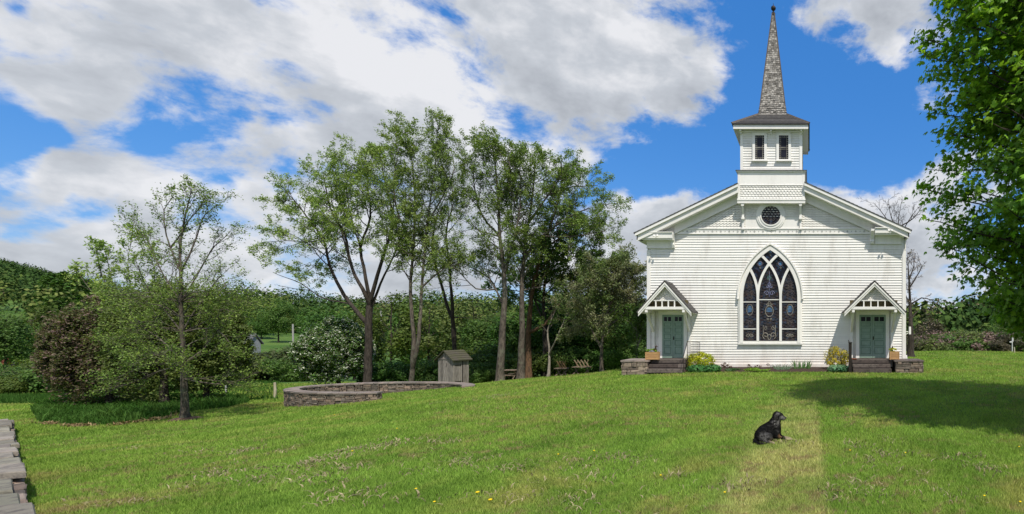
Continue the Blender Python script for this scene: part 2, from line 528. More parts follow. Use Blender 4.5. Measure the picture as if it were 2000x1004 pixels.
def in_poly(px, py, poly):
    inside = np.zeros(len(px), bool); n = len(poly)
    for i in range(n):
        x1, y1 = poly[i]; x2, y2 = poly[(i+1) % n]
        c = ((y1 > py) != (y2 > py)) & (px < (x2-x1)*(py-y1)/((y2-y1)+1e-12)+x1)
        inside ^= c
    return inside

def ground_at(px, py):
    """the point of the terrain met by the ray of a photo pixel"""
    lo = None
    Y = 4.0
    while Y < 400:
        if Z_(py, Y) < gzf(X_(px, Y), Y): break
        Y += .25 if Y < 60 else 2
    a, b = Y-2.0, Y
    for _ in range(20):
        m_ = (a+b)/2
        if Z_(py, m_) < gzf(X_(px, m_), m_): b = m_
        else: a = m_
    return (X_(px, a), a)

BED = [ground_at(px, py) for px, py in [(60,800),(75,825),(150,833),(230,830),(330,817),(345,808),(385,803),(440,797),(488,787),(480,778),(380,776),(250,778),(100,785)]]

def lawn_blades():
    rng = np.random.default_rng(5)
    N = 700000
    Y = 6.0 * (49/6.0) ** rng.random(N)
    X = Y * rng.uniform(-1.5, .44, N)
    k = keepout(X, Y) | in_poly(X, Y, BED)
    X, Y = X[~k], Y[~k]; n = len(X)
    # tufts: height follows a patchy field
    f = np.sin(X*2.1+np.sin(Y*1.3)*1.5)*np.sin(Y*1.7+np.cos(X*.9)*2)
    h = (.030 + .022*rng.random(n) + .016*np.clip(f, 0, 1)) * (1 + .028*(Y-6))
    h *= np.where(rng.random(n) < .02, 1.7, 1)
    w = .009 * (Y/6.5)**.85 * rng.uniform(.7, 1.3, n)
    blades('lawn_grass', X, Y, h, w, M_BLADE, .9, rng, 'short mown green lawn grass in front of the white church', 'grass')
lawn_blades()

def tall_grass():
    rng = np.random.default_rng(8)
    bx = np.array([p[0] for p in BED]); by = np.array([p[1] for p in BED])
    N = 60000
    X = rng.uniform(bx.min(), bx.max(), N); Y = rng.uniform(by.min(), by.max(), N)
    k = in_poly(X, Y, BED) & in_poly(X+rng.normal(0, .35, N), Y+rng.normal(0, .3, N), BED); X, Y = X[k], Y[k]
    cl = np.sin(X*1.9+np.sin(Y*2.3)*1.4)*np.cos(Y*2.1+np.cos(X*1.3))
    h = rng.uniform(.14, .50, len(X)) * (.85+.4*cl); w = rng.uniform(.02, .05, len(X))
    blades('tall_grass', X, Y, h, w, M_TALL, .55, rng, 'tall dark green lush grass and daylily leaves round the foot of the left trees', 'tall grass', bend=True)
    # straw along the front rim of the bed
    rim = BED[1:6]; Xs = []; Ys = []
    for i in range(len(rim)-1):
        n = 420; t = rng.random(n)
        Xs.append(rim[i][0]*(1-t)+rim[i+1][0]*t + rng.normal(0, .12, n)); Ys.append(rim[i][1]*(1-t)+rim[i+1][1]*t - abs(rng.normal(0, .12, n)))
    X = np.concatenate(Xs); Y = np.concatenate(Ys); q = rng.random(len(X)) < (.35+.35*np.sin(X*3))
    X, Y = X[q], Y[q]
    blades('dead_straw', X, Y, rng.uniform(.05, .16, len(X)), np.full(len(X), .05), M_STRAW, 1.6, rng,
           'pale dead straw lying along the front rim of the tall grass', 'straw', bend=True)
    # unmown meadow edges behind
    for nm, poly, N, hh, lab in (('meadow_grass', [(-5, 790), (95, 789), (200, 785), (200, 776), (-5, 776)], 26000, .45, 'unmown green meadow grass at the far left edge of the lawn'),
                       ('meadow_grass', [(385, 786), (545, 782), (545, 742), (440, 740), (385, 760)], 42000, .28, 'rough green meadow beyond the lawn with wooden stakes standing in it')):
        P_ = [ground_at(a, b) for a, b in poly]
        bx = np.array([p[0] for p in P_]); by = np.array([p[1] for p in P_])
        X = rng.uniform(bx.min(), bx.max(), N); Y = rng.uniform(by.min(), by.max(), N)
        k = in_poly(X, Y, P_); X, Y = X[k], Y[k]
        blades(nm, X, Y, rng.uniform(.3, 1, len(X))*hh, np.full(len(X), .09), M_TALL, .6, rng, lab, 'meadow grass')
tall_grass()

def thatch():
    rng = np.random.default_rng(12)
    spots = [(250,878),(330,872),(395,880),(470,886),(545,884),(600,908),(640,893),(700,880),(735,868),(680,912),(905,905),(870,915),(540,948),(760,872),(430,912),(455,922),(500,936),
             (620,932),(800,898),(905,784),(960,775),(830,866),(1200,905),(1240,903),(1300,930),(1150,938),(1045,975),(1700,884),(1745,886),(1780,930),(1640,958),(1690,938),(1450,945),
             (1860,895),(1920,915),(1600,868),(1720,860),(350,955),(1830,960),(1010,905),(250,985),(690,965),(860,975),(1250,985)]
    Xs, Ys = [], []
    for i, (px, py) in enumerate(spots):
        x, y = ground_at(px, py); n = int(rng.uniform(30, 110)); a, c = rng.uniform(.25, .9), rng.uniform(.14, .40)
        k = rng.integers(3, 7); cx = x+rng.normal(0, a*.6, k); cy = y+rng.normal(0, c*.8, k); j = rng.integers(0, k, n)
        Xs.append(cx[j]+rng.normal(0, a*.3, n)); Ys.append(cy[j]+rng.normal(0, c*.55, n))
    X = np.concatenate(Xs); Y = np.concatenate(Ys); n = len(X)
    blades('dead_thatch', X, Y, rng.uniform(.03, .06, n), rng.uniform(.012, .03, n), M_THATCH, 2.2, rng, 'scraps of dead brown thatch scattered over the mown lawn', 'thatch', zoff=.012, bend=True)
M_THATCH = make_blade_mat('thatch_blades', False, (.32, .27, .16), (.22, .18, .11), .1)
thatch()

# road beyond the crest on the right
def road():
    m = simple('asphalt', (.20, .20, .21), (.28, .27, .26), 2.0, .9, .3, 40)
    xs = np.linspace(13, 60, 48); V = []; 
    for x in xs:
        y0 = 47.5 + .10*(x-13); 
        for y in (y0, y0+2.6): V.append((x, y, gzf(x, y) + .06))
    n = len(xs); i = np.arange(n-1)*2
    o = add_obj('road', raw_mesh('road', np.array(V), np.stack([i, i+2, i+3, i+1], -1), m, True)); tag(o, kind='structure')
road()
# ================================================================ church materials
def paint_mat(name, c=(.78, .77, .74), dirt=(.55, .52, .47), amt=.5, low=True):
    m, t = mat_new(name); g = NG(t)
    tcn = g.n('ShaderNodeTexCoord'); v = tcn.outputs['Object']
    n1 = g.noise(g.vscale(v, (1.2, 1.2, .35)), 1.5, 6, .65)
    n2 = g.noise(g.vscale(v, (.5, .5, 7)), 2.2, 5, .6)
    f = g.math('MULTIPLY', g.ramp(n1, .46, .70), amt)
    n3 = g.noise(g.vscale(v, (3.5, 1, .25)), 2.0, 6, .7)
    f = g.math('MAXIMUM', f, g.math('MULTIPLY', g.ramp(n3, .58, .72), amt*.8))
    col = g.mix(f, c, dirt)
    col = g.mix(g.math('MULTIPLY', g.ramp(n2, .52, .74), amt*.6), col, tuple(a*.8 for a in c))
    if low:
        s = g.n('ShaderNodeSeparateXYZ'); g.l(v, s.inputs[0])
        lo = g.math('MULTIPLY', g.ramp(s.outputs[2], 1.1, .25), g.ramp(n1, .3, .6, .3, 1))
        col = g.mix(g.math('MULTIPLY', lo, .5), col, (.66, .56, .49))
    ge = g.n('ShaderNodeNewGeometry')
    hsv = g.n('ShaderNodeHueSaturation'); g.l(col, hsv.inputs['Color'])
    g.l(g.ramp(ge.outputs['Random Per Island'], 0, 1, .93, 1.03, smooth=False), hsv.inputs['Value'])
    g.out(hsv.outputs[0], .55, g.bump(g.noise(g.vscale(v, (1, 1, 12)), 5, 4), .25, .004), .3)
    return m
M_SIDE = paint_mat('white_clapboard_paint', (.80, .785, .75))
M_TRIM = paint_mat('white_trim_paint', (.82, .80, .76), (.62, .60, .56), .35, False)
M_SCALE = paint_mat('white_shingle_paint', (.76, .74, .69), (.56, .54, .5), .4, False)
M_DOOR = simple('green_door_paint', (.25, .345, .28), (.21, .295, .24), 3, .45, .1, spec=.4)
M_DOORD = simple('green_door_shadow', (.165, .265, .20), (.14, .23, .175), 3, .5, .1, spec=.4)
M_SHADE = simple('olive_brown_shade', (.13, .11, .05), (.09, .075, .04), 6, .8, .2)  # dark colour that carries the shade inside the porch gables
M_BLACK = simple('black_iron', (.012, .011, .010), (.03, .02, .015), 8, .6, .2)
M_ROOF = simple('dark_roof_shingles', (.065, .062, .062), (.10, .095, .09), 6, .85, .5, 18, island=.3)
M_SPIRE = simple('weathered_spire_shingles', (.31, .295, .27), (.17, .155, .135), 9, .9, .3, 30, island=.55)
M_HIP = simple('weathered_hip_boards', (.12, .10, .085), (.08, .07, .06), 6, .9, .3)
M_FOUND = simple('foundation_brown', (.09, .065, .055), (.06, .05, .045), 4, .9, .4)
M_PANEDARK = simple('dark_pane', (.010, .010, .014), (.02, .02, .03), 4, .25, 0, spec=.2)

def glass_mat():
    m, t = mat_new('stained_glass'); g = NG(t)
    tcn = g.n('ShaderNodeTexCoord'); v = tcn.outputs['Object']
    n = g.noise(v, 7, 3, .5)
    vor = g.n('ShaderNodeTexVoronoi'); g.l(v, vor.inputs['Vector']); vor.inputs['Scale'].default_value = 14
    col = g.mix(g.ramp(n, .5, .68), (.008, .008, .012), (.03, .055, .10))
    col = g.mix(g.ramp(vor.outputs['Color'], .80, .95), col, (.10, .03, .025))
    g.out(col, .3, g.bump(vor.outputs['Distance'], .4, .01), .18)
    return m
M_GLASS = glass_mat()
M_LEAD = simple('pale_leading', (.40, .38, .32), (.20, .18, .15), 5, .5, 0)
M_LEADB = simple('brown_leading', (.13, .10, .08), (.06, .06, .08), 6, .5, 0)
M_LEADBL = simple('lilac_leading', (.30, .32, .50), (.16, .18, .34), 6, .5, 0)
M_BLUE = simple('blue_glass', (.07, .23, .42), (.03, .10, .22), 3, .2, 0, spec=.5)
M_TURQ = simple('turquoise_glass', (.10, .30, .26), (.05, .18, .16), 3, .2, 0, spec=.5)
M_FRET = simple('fretwork_grey', (.45, .45, .42), (.40, .40, .38), 3, .6, 0)  # plain grey of the raised frieze diamonds

def cx_(px): return (px - VX) / 39.007
def cz_(py): return ZC + (VY - py) / 39.007
CX0, CX1 = cx_(1265), cx_(1768)
APX, APZ = cx_(1508), cz_(333)
church = thing('church', 'white clapboard church with shingled steeple, gothic stained glass window and two green doors', 'church', ((CX0+CX1)/2, D+8, 0))

def zr(x, off=0.0):
    """height of the roof's outer line over x (front plane)"""
    if x < APX: z = cz_(457) + (x - cx_(1250)) * (APZ - cz_(457)) / (APX - cx_(1250))
    else: z = cz_(452) + (cx_(1772) - x) * (APZ - cz_(452)) / (cx_(1772) - APX)
    return z - off

DEP = 15.0
WZ0, WZ1 = .30, cz_(455)
def church_walls():
    b = MB()
    y0 = D + .03; y1 = D + DEP
    zl, zrr = zr(CX0, .35), zr(CX1, .35)
    v = [(CX0+.03,y0,.1),(CX1-.03,y0,.1),(CX1-.03,y0,zrr),(APX,y0,APZ-.35),(CX0+.03,y0,zl)]
    v += [(x,y1,z) for x,_,z in v]
    b.add(v, [(0,1,2,3,4),(9,8,7,6,5),(1,6,7,2),(0,4,9,5)])
    # clapboards, each with its lower edge proud; a touch of sag from end to end
    rnd = random.Random(3)
    p = .1275; z = WZ0; k = 0
    nx = 14
    xs = [CX0 + .12 + (CX1 - CX0 - .24)*i/nx for i in range(nx+1)]
    while z < WZ1 - .02:
        zt = min(z + p, WZ1)
        amp = rnd.uniform(-.006, .006); ph = rnd.uniform(0, 6)
        dv = [amp*math.sin(i*.55+ph) + .006*math.sin(i*.9+z*1.3) for i in range(nx+1)]
        if k == 0: dv = [0]*(nx+1)
        pr = .026 + rnd.uniform(-.003, .004)
        vv = []
        for i, x in enumerate(xs): vv += [(x, D-pr, z+dv[i]), (x, D+.004, zt+.004+dv[i]), (x, D+.012, z+dv[i])]
        ff = []
        for i in range(nx):
            a = i*3; c = a+3
            ff += [(a, c, c+1, a+1), (a, a+2, c+2, c)]
        b.add(vv, ff)
        z += p; k += 1
    # side walls
    for X, s in ((CX0, -1), (CX1, 1)):
        z = WZ0
        while z < zr(X) - .5:
            b.add([(X+s*.026, D+.1, z), (X+s*.026, y1, z), (X, y1, z+p), (X, D+.1, z+p), (X, D+.1, z), (X, y1, z)],
                  [(0,1,2,3), (0,4,5,1)])
            z += p
    b.build('wall', M_SIDE, church)
    b = MB(); b.box(CX0-.01, CX1+.01, D-.015, D+DEP, -.6, .18); b.build('foundation', M_FOUND, church)
    b = MB(); b.box(CX0-.05, CX1+.05, D-.045, D+.0, .16, .31); b.build('water_table', M_SIDE, church)
    for x0, x1 in ((CX0-.03, CX0+.15), (CX1-.15, CX1+.03)):
        b = MB(); b.box(x0, x1, D-.05, D+.16, .30, zr((x0+x1)/2, .62)-.42); b.build('corner_board', M_TRIM, church)
church_walls()

def scale_rows(b, xf, z0, z1, pitch, w, y, seed=1):
    """rows of round-ended shingles between x-limits given by xf(z)"""
    rnd = random.Random(seed); z = z0; k = 0
    while z < z1 - .02:
        lo, hi = xf(z + pitch*.5)
        if hi - lo > w:
            n = max(1, int((hi-lo)/w)); ww = (hi-lo)/n
            off = (ww/2 if k % 2 else 0)
            x = lo - off
            while x < hi - 1e-4:
                a, c = max(lo, x), min(hi, x+ww)
                if c - a > .03:
                    mid = (a+c)/2; r = (c-a)/2; dz = rnd.uniform(-.004, .004)
                    zb = z + dz; yb = y - .034; top = min(z + pitch + .01, z1)
                    v = [(a, y, top), (a, yb+.006, zb+.055), (mid-r*.6, yb, zb+.014), (mid, yb-.001, zb), (mid+r*.6, yb, zb+.014), (c, yb+.006, zb+.055), (c, y, top)]
                    v += [(q[0], y, q[2]) for q in v[1:6]]
                    b.add(v, [(0,1,2,3,4,5,6), (1,7,8,2), (2,8,9,3), (3,9,10,4), (4,10,11,5)])
                x += ww
        z += pitch; k += 1

def church_front():
    # gable shingles
    gz0 = cz_(447); OFFI = .78     # inner raking boards cover the last bit
    def xf(z):
        def inv(zz, left):
            if left: return cx_(1250) + (zz + OFFI - cz_(457)) * (APX - cx_(1250)) / (APZ - cz_(457))
            return cx_(1772) - (zz + OFFI - cz_(452)) * (cx_(1772) - APX) / (APZ - cz_(452))
        return inv(z, True), inv(z, False)
    b = MB(); scale_rows(b, xf, gz0, cz_(385), .118, .17, D-.004, 2); b.build('gable_shingles', M_SCALE, church)
    # frieze band with diamonds
    b = MB(); fx0, fx1 = cx_(1322), cx_(1700)
    b.box(fx0, fx1, D-.05, D-.005, cz_(456.5), cz_(448))
    b.box(fx0, fx1, D-.085, D-.05, cz_(448), cz_(446.2)); b.box(fx0, fx1, D-.075, D-.05, cz_(457.5), cz_(456.3))
    fr = b.build('frieze', M_TRIM, church)
    b = MB(); n = 46
    for i in range(n):
        x = fx0 + (fx1-fx0)*(i+.5)/n; zc = cz_(452.2); r = .055 if i % 2 == 0 else .03
        b.prism([(x-r, zc), (x, zc-r), (x+r, zc), (x, zc+r)], D-.066, D-.048)
    b.build('diamond_trim', M_FRET, fr)
    # raking boards: inner on the wall, outer on the overhanging eave
    OV = .55
    for left in (True, False):
        e = cx_(1250) if left else cx_(1772)
        TE = (1440.9 - VX) / (F/(D-.42)) + .03 if left else (1572 - VX) / (F/(D-.42)) - .03
        def line(x, off): return (x, zr(x, off))
        b = MB()
        xi = cx_(1330) if left else cx_(1692)
        # inner rake board lying on the wall
        xe = cx_(1318) if left else cx_(1704)
        b.prism([line(xe, .66), line(TE, .66), line(TE, .82), line(xe, .82)], D-.10, D-.002)
        b.prism([line(xe, .80), line(TE, .80), line(TE, .86), line(xe, .86)], D-.14, D-.10)
        # soffit of the overhang
        b.prism([line(e + (.2 if left else -.2), .40), line(TE, .40), line(TE, .43), line(e + (.2 if left else -.2), .43)], D-OV+.02, D-.001)
        b.prism([line(xe, .43), line(TE, .43), line(TE, .67), line(xe, .67)], D-.06, D-.001)
        # outer fascia in two steps
        b.prism([line(e, .17), line(TE, .17), line(TE, .44), line(e + (.0 if left else 0), .44)], D-OV, D-OV+.05)
        b.prism([line(e - (.06 if left else -.06), .03), line(TE, .03), line(TE, .17), line(e - (.06 if left else -.06), .17)], D-OV-.09, D-OV+.05)
        b.build('raking_cornice', M_TRIM, church)
        # cornice return
        s = -1 if left else 1
        if left: x0, x1, zt, zb = cx_(1253), cx_(1318), cz_(457.5), cz_(468); fx = (cx_(1264), cx_(1313)); fz = (cz_(484), cz_(468)); bx = (cx_(1311.5), cx_(1318.5)); bz = (cz_(484), cz_(456))
        else: x0, x1, zt, zb = cx_(1707), cx_(1771), cz_(449), cz_(458); fx = (cx_(1708), cx_(1760)); fz = (cz_(476), cz_(458)); bx = (cx_(1699.5), cx_(1706.5)); bz = (cz_(476), cz_(450))
        b = MB()
        b.box(x0, x1, D-.50, D+1.2 if False else D-.002, zb, zt)
        b.box(x0+(.10 if left else 0), x1-(0 if left else .10), D-.44, D-.002, zb-.07, zb)
        b.box(x0-(.05 if left else 0), x1+(0 if left else .05), D-.56, D-.002, zt, zt+.035)
        b.box(fx[0], fx[1], D-.07, D-.001, fz[0], fz[1]-.06)
        b.box(fx[0]-.02, fx[1]+.02, D-.10, D-.001, fz[0]-.035, fz[0])
        r = b.build('cornice_return', M_TRIM, church)
        b = MB(); xm0, xm1 = bx
        prof = [(D-.002, bz[1]), (D-.48, bz[1]), (D-.48, bz[1]-.10), (D-.34, bz[1]-.16), (D-.22, bz[1]-.30), (D-.16, bz[1]-.48), (D-.20, bz[1]-.58), (D-.14, bz[0]-.02), (D-.002, bz[0]-.02)]
        v = [(xm0, y, z) for y, z in prof] + [(xm1, y, z) for y, z in prof]; n = len(prof)
        b.add(v, [tuple(range(n)), tuple(range(2*n-1, n-1, -1))] + [(i, (i+1)%n, (i+1)%n+n, i+n) for i in range(n)])
        b.build('bracket', M_TRIM, r)
        # side eave running back along the roof
        b = MB()
        xx = e; xw = CX0 if left else CX1
        b.box(min(xx, xw), max(xx, xw), D-.0, D+DEP+.3, zr(e, .40), zr(e, .36))
        b.box(min(xx, xx-s*.05), max(xx, xx-s*.05), D-OV, D+DEP+.3, zr(e, .38), zr(e, .05))
        b.box(min(xw, xw+s*.06), max(xw, xw+s*.06), D+.16, D+DEP, zr(e, .40)-.5, zr(e, .40))
        b.build('eave', M_TRIM, church)
        # little flood lamp under the eave
        b = MB(); lx = (x0+x1)/2 + (.05 if left else -.1); lz = zb - .12 + .2
        b.tube([(lx, D-.5, lz+.02), (lx, D-.62, lz+.05)], .015, 5)
        for q in (-.08, .08):
            b.lathe((lx+q, D-.66, lz-.02), [(.02, .09), (.05, .05), (.06, 0), (.045, -.01)], 8)
        b.build('flood_lamp', M_TRIM, church)
    # roof
    b = MB()
    for left in (True, False):
        e = cx_(1250)-.12 if left else cx_(1772)+.12
        a0, a1 = (e, zr(e)), (APX, APZ)
        TE = (1440.9 - VX) / (F/(D-.42)) + .03 if left else (1572 - VX) / (F/(D-.42)) - .03
        def slab(xa, xb, ya):
            za_, zb_ = zr(xa), zr(xb)
            b.hexa([(xa, ya, za_-.03), (xb, ya, zb_-.03), (xb, D+DEP+.4, zb_-.03), (xa, D+DEP+.4, za_-.03),
                    (xa, ya, za_+.03), (xb, ya, zb_+.03), (xb, D+DEP+.4, zb_+.03), (xa, D+DEP+.4, za_+.03)])
        slab(TE, APX, D+2.9)
        a1 = (TE, zr(TE))
        N = 26
        for i in range(N):
            t0, t1 = i/N, (i+1)/N
            x0 = a0[0]+(a1[0]-a0[0])*t0; x1 = a0[0]+(a1[0]-a0[0])*t1
            z0 = a0[1]+(a1[1]-a0[1])*t0; z1 = a0[1]+(a1[1]-a0[1])*t1
            b.hexa([(x0, D-.66, z0-.03), (x1, D-.66, z1-.03), (x1, D+DEP+.4, z1-.03), (x0, D+DEP+.4, z0-.03),
                    (x0, D-.66, z0+.03), (x1, D-.66, z1+.012), (x1, D+DEP+.4, z1+.012), (x0, D+DEP+.4, z0+.03)])
    b.build('roof', M_ROOF, church)
church_front()

# ---------------------------------------------------------------- tower
YT = D - .42; ST = F / YT
def tx(px): return (px - VX) / ST
def tz(py): return ZC + (VY - py) / ST
TX0, TX1 = tx(1440.9), tx(1572); TW = TX1 - TX0; TC = (TX0+TX1)/2
TD = 3.5      # tower depth
def tower():
    b = MB()
    zb, zt = tz(389.5), tz(336)
    b.box(TX0+.02, TX1-.02, YT+.02, YT+TD, zb-.05, zt)
    body = b.build('tower_base', M_SIDE, church)
    b = MB()
    # corner boards, plain band, sill, cap
    for a, c in ((TX0, TX0+.13), (TX1-.13, TX1)): b.box(a, c, YT-.02, YT+.12, zb, zt)
    b.box(TX0+.13, TX1-.13, YT-.01, YT+.02, tz(362), zt)
    b.box(TX0+.1, TX1-.1, YT-.035, YT-.01, tz(362.4), tz(361))
    b.box(TX0-.03, TX1+.03, YT-.05, YT+TD, zb-.02, zb+.035)
    b.box(TX0-.02, TX1+.02, YT-.03, YT+.4, tz(397), zb-.02)
    b.box(TX0-.03, TX1+.03, YT-.055, YT+.4, tz(391.5), zb-.02)
    b.box(TX0-.07, TX1+.07, YT-.09, YT+TD+.07, zt, zt+.05)
    b.build('tower_trim', M_TRIM, body)
    b = MB(); b.box(TX0-.10, TX1+.10, YT-.12, YT+TD+.1, zt+.05, zt+.075); b.build('drip_edge', M_HIP, body)
    b = MB(); scale_rows(b, lambda z: (TX0+.13, TX1-.13), tz(388.5), tz(362.5), .113, .155, YT+.016, 5); b.build('shingle_band', M_SCALE, body)
    # brackets standing under the overhang
    for px in (1450, 1563.5):
        x = tx(px); b = MB(); z1 = tz(397); z0 = cz_(449)
        b.box(x-.07, x+.07, YT-.0, YT+.15, z1-.12, z1+.01)
        b.box(x-.055, x+.055, D-.18, D-.002, z0+.55, z1-.05)
        b.box(x-.05, x+.05, D-.12, D-.002, z0, z0+.55)
        b.box(x-.075, x+.075, D-.22, D-.002, z0+.50, z0+.60); b.box(x-.07, x+.07, D-.16, D-.002, z0, z0+.06)
        b.hexa([(x-.045, D-.18, z1-.5), (x+.045, D-.18, z1-.5), (x+.045, D-.10, z1-.5), (x-.045, D-.10, z1-.5),
                (x-.045, YT+.0, z1-.1), (x+.045, YT+.0, z1-.1), (x+.045, YT+.14, z1-.1), (x-.045, YT+.14, z1-.1)])
        b.build('bracket', M_TRIM, church)
    # panel behind the round window: shingles above, plain boards below
    b = MB(); scale_rows(b, lambda z: (tx(1454), tx(1560)), cz_(424), cz_(398), .118, .16, D-.045, 9); b.build('upper_gable_shingles', M_SCALE, church)
    b = MB(); b.box(tx(1454), tx(1560), D-.052, D-.006, cz_(447), cz_(424)); b.box(tx(1452), tx(1562), D-.042, D-.007, cz_(424), cz_(388)); b.build('round_window_panel', M_TRIM, church)
    # round window
    c = (cx_(1506), cz_(421.5)); N = 40
    def circ(r, n=N): return [(c[0]+r*math.cos(2*math.pi*i/n), c[1]+r*math.sin(2*math.pi*i/n)) for i in range(n)] + [(c[0]+r, c[1])]
    b = MB(); b.prism(circ(.50)[:-1], D-.075, D-.060); rw = b.build('round_window', M_GLASS, church)
    b = MB(); b.ring(circ(.66), circ(.52), D-.13, D-.04); b.ring(circ(.54), circ(.475), D-.16, D-.04); b.ring(circ(.73), circ(.66), D-.10, D-.04)
    b.build('frame', M_TRIM, rw)
    b = MB()
    for rr in (.12, .20, .40): b.ring(circ(rr+.008, 24), circ(rr-.008, 24), D-.085, D-.074)
    for k in range(6):
        a = k*math.pi/3; q = (c[0]+.17*math.cos(a), c[1]+.17*math.sin(a))
        ci = lambda r: [(q[0]+r*math.cos(2*math.pi*i/16), q[1]+r*math.sin(2*math.pi*i/16)) for i in range(17)]
        b.ring(ci(.115), ci(.10), D-.086, D-.073)
        b.bar((c[0]+.2*math.cos(a+.5), D-.08, c[1]+.2*math.sin(a+.5)), (c[0]+.47*math.cos(a+.5), D-.08, c[1]+.47*math.sin(a+.5)), .014, .01)
    b.build('leading', M_LEADB, rw)

    # belfry
    bx0, bx1 = tx(1445.8), tx(1566.5); z0 = tz(336)+.07; z1 = tz(254)
    yb = YT + .10; yb1 = YT + TD - .1
    b = MB(); b.box(bx0+.02, bx1-.02, yb+.02, yb1, z0, z1)
    p = .125; z = z0; 
    while z < z1-.25:
        for (xa, xb_) in ((bx0+.1, bx1-.1),):
            b.add([(xa, yb-.012, z), (xb_, yb-.012, z), (xb_, yb+.012, z+p), (xa, yb+.012, z+p), (xa, yb+.015, z), (xb_, yb+.015, z)], [(0,1,2,3), (0,4,5,1)])
        for X, s in ((bx0, -1), (bx1, 1)):
            b.add([(X+s*.012, yb+.1, z), (X+s*.012, yb1, z), (X-s*.012, yb1, z+p), (X-s*.012, yb+.1, z+p)], [(0,1,2,3)])
        z += p
    bel = b.build('belfry', M_SIDE, church)
    b = MB()
    for a, c2 in ((bx0-.01, bx0+.13), (bx1-.13, bx1+.01)):
        b.box(a, c2, yb-.03, yb+.13, z0, z1); b.box(a, c2, yb1-.13, yb1+.02, z0, z1)
    b.box(bx0+.13, bx1-.13, yb-.02, yb+.02, z1-.30, z1)
    b.box(bx0+.13, bx1-.13, yb-.02, yb+.02, z0, z0+.10)
    b.box(bx1-.001, bx1+.02, yb+.13, yb1-.13, z1-.30, z1); b.box(bx0-.02, bx0+.001, yb+.13, yb1-.13, z1-.30, z1)
    b.build('belfry_trim', M_TRIM, bel)
    SB = F / yb
    def ex(px): return (px - VX)/SB
    def ez(py): return ZC + (VY-py)/SB
    for (a, c2) in ((1475, 1492.8), (1521.6, 1540)):
        b = MB(); x0, x1, za, zc = ex(a), ex(c2), ez(312), ez(265.3)
        b.box(x0, x1, yb-.04, yb-.02, za, zc); w = b.build('belfry_window', M_PANEDARK, church)
        b = MB(); fr = .13
        b.box(x0-fr, x0, yb-.08, yb-.01, za-.05, zc+.13); b.box(x1, x1+fr, yb-.08, yb-.01, za-.05, zc+.13); b.box(x0, x1, yb-.08, yb-.01, zc, zc+.13)
        b.box(x0-fr-.03, x1+fr+.03, yb-.09, yb-.01, zc+.13, zc+.16)
        b.build('frame', M_TRIM, w)
        b = MB(); b.box(x0-fr-.05, x1+fr+.05, yb-.13, yb-.01, za-.10, za-.05); b.box(x0, x1, yb-.09, yb-.01, za-.05, za); b.build('sill', M_TRIM, w)
        b = MB(); zm = (za+zc)/2
        b.box(x0, x1, yb-.052, yb-.041, zm-.012, zm+.012)
        q = .085
        for xx in (x0+q, x1-q): b.box(xx-.007, xx+.007, yb-.052, yb-.041, za, zc)
        for zz in (za+q, zc-q, zm-q, ): b.box(x0, x1, yb-.0525, yb-.041, zz-.006, zz+.006)
        n = 12
        for i in range(n+1):
            zz = za + (zc-za)*i/n
            for xa in (x0, x1-q): b.box(xa, xa+q, yb-.0515, yb-.041, zz-.006, zz+.006)
        for i in (1, 2): 
            xx = x0+q+(x1-x0-2*q)*i/3
            for za_ in (za, zc-q): b.box(xx-.006, xx+.006, yb-.0515, yb-.041, za_, za_+q)
        b.build('leading', M_LEAD, w)
    # eave slab, soffit and low roof
    YE = yb - .42; SE = F / YE
    e0, e1 = (1432-VX)/SE, (1578.5-VX)/SE
    zt_ = ZC + (VY-243)/SE; zb_ = ZC + (VY-249.5)/SE
    ye1 = yb1 + .42
    b = MB()
    b.box(e0+.03, e1-.03, YE+.03, ye1-.03, zb_-.0, zb_+.04)
    b.box(e0, e1, YE, YE+.05, zb_-.05, zt_); b.box(e0, e1, ye1-.05, ye1, zb_-.05, zt_)
    b.box(e0, e0+.05, YE+.05, ye1-.05, zb_-.05, zt_); b.box(e1-.05, e1, YE+.05, ye1-.05, zb_-.05, zt_)
    b.box(bx0-.08, bx1+.08, yb-.09, yb-.03, z1-.10, z1-.02)
    eav = b.build('belfry_eave', M_TRIM, church)
    for xx in (bx0+.03, (bx0+bx1)/2, bx1-.03):
        b = MB(); b.box(xx-.045, xx+.045, yb-.34, yb-.03, zb_-.12, zb_-.002); b.box(xx-.04, xx+.04, yb-.15, yb-.03, zb_-.20, zb_-.12); b.build('bracket', M_TRIM, eav)
    # lower roof
    yc = (YE+ye1)/2; xc = (e0+e1)/2
    SPb = F / yc
    zs = ZC + (VY-224)/ (F/(yc-.7))     # top of the low roof = spire foot, at the front face of the spire
    hw = .70
    b = MB(); o = .06
    A = [(e0-o, YE-o, zt_+.01), (e1+o, YE-o, zt_+.01), (e1+o, ye1+o, zt_+.01), (e0-o, ye1+o, zt_+.01)]
    B = [(xc-hw, yc-hw, zs), (xc+hw, yc-hw, zs), (xc+hw, yc+hw, zs), (xc-hw, yc+hw, zs)]
    N = 8
    def lp(p, q, t): return tuple(p[i]+(q[i]-p[i])*t for i in range(3))
    for i in range(N):
        t0, t1 = i/N, (i+1)/N
        r0 = [lp(A[k], B[k], t0) for k in range(4)]; r1 = [lp(A[k], B[k], t1) for k in range(4)]
        r0 = [(x+(x-xc)*.008, y+(y-yc)*.008, z+.02) for x, y, z in r0]
        b.add(r0+r1, [(k, (k+1)%4, 4+(k+1)%4, 4+k) for k in range(4)])
    b.add([(x, y, z-.03) for x, y, z in A] + [(x, y, z+.03) for x, y, z in A], [(0,1,2,3), (0,1,5,4), (1,2,6,5), (2,3,7,6), (3,0,4,7)])
    lr = b.build('belfry_roof', M_ROOF, church)
    b = MB()
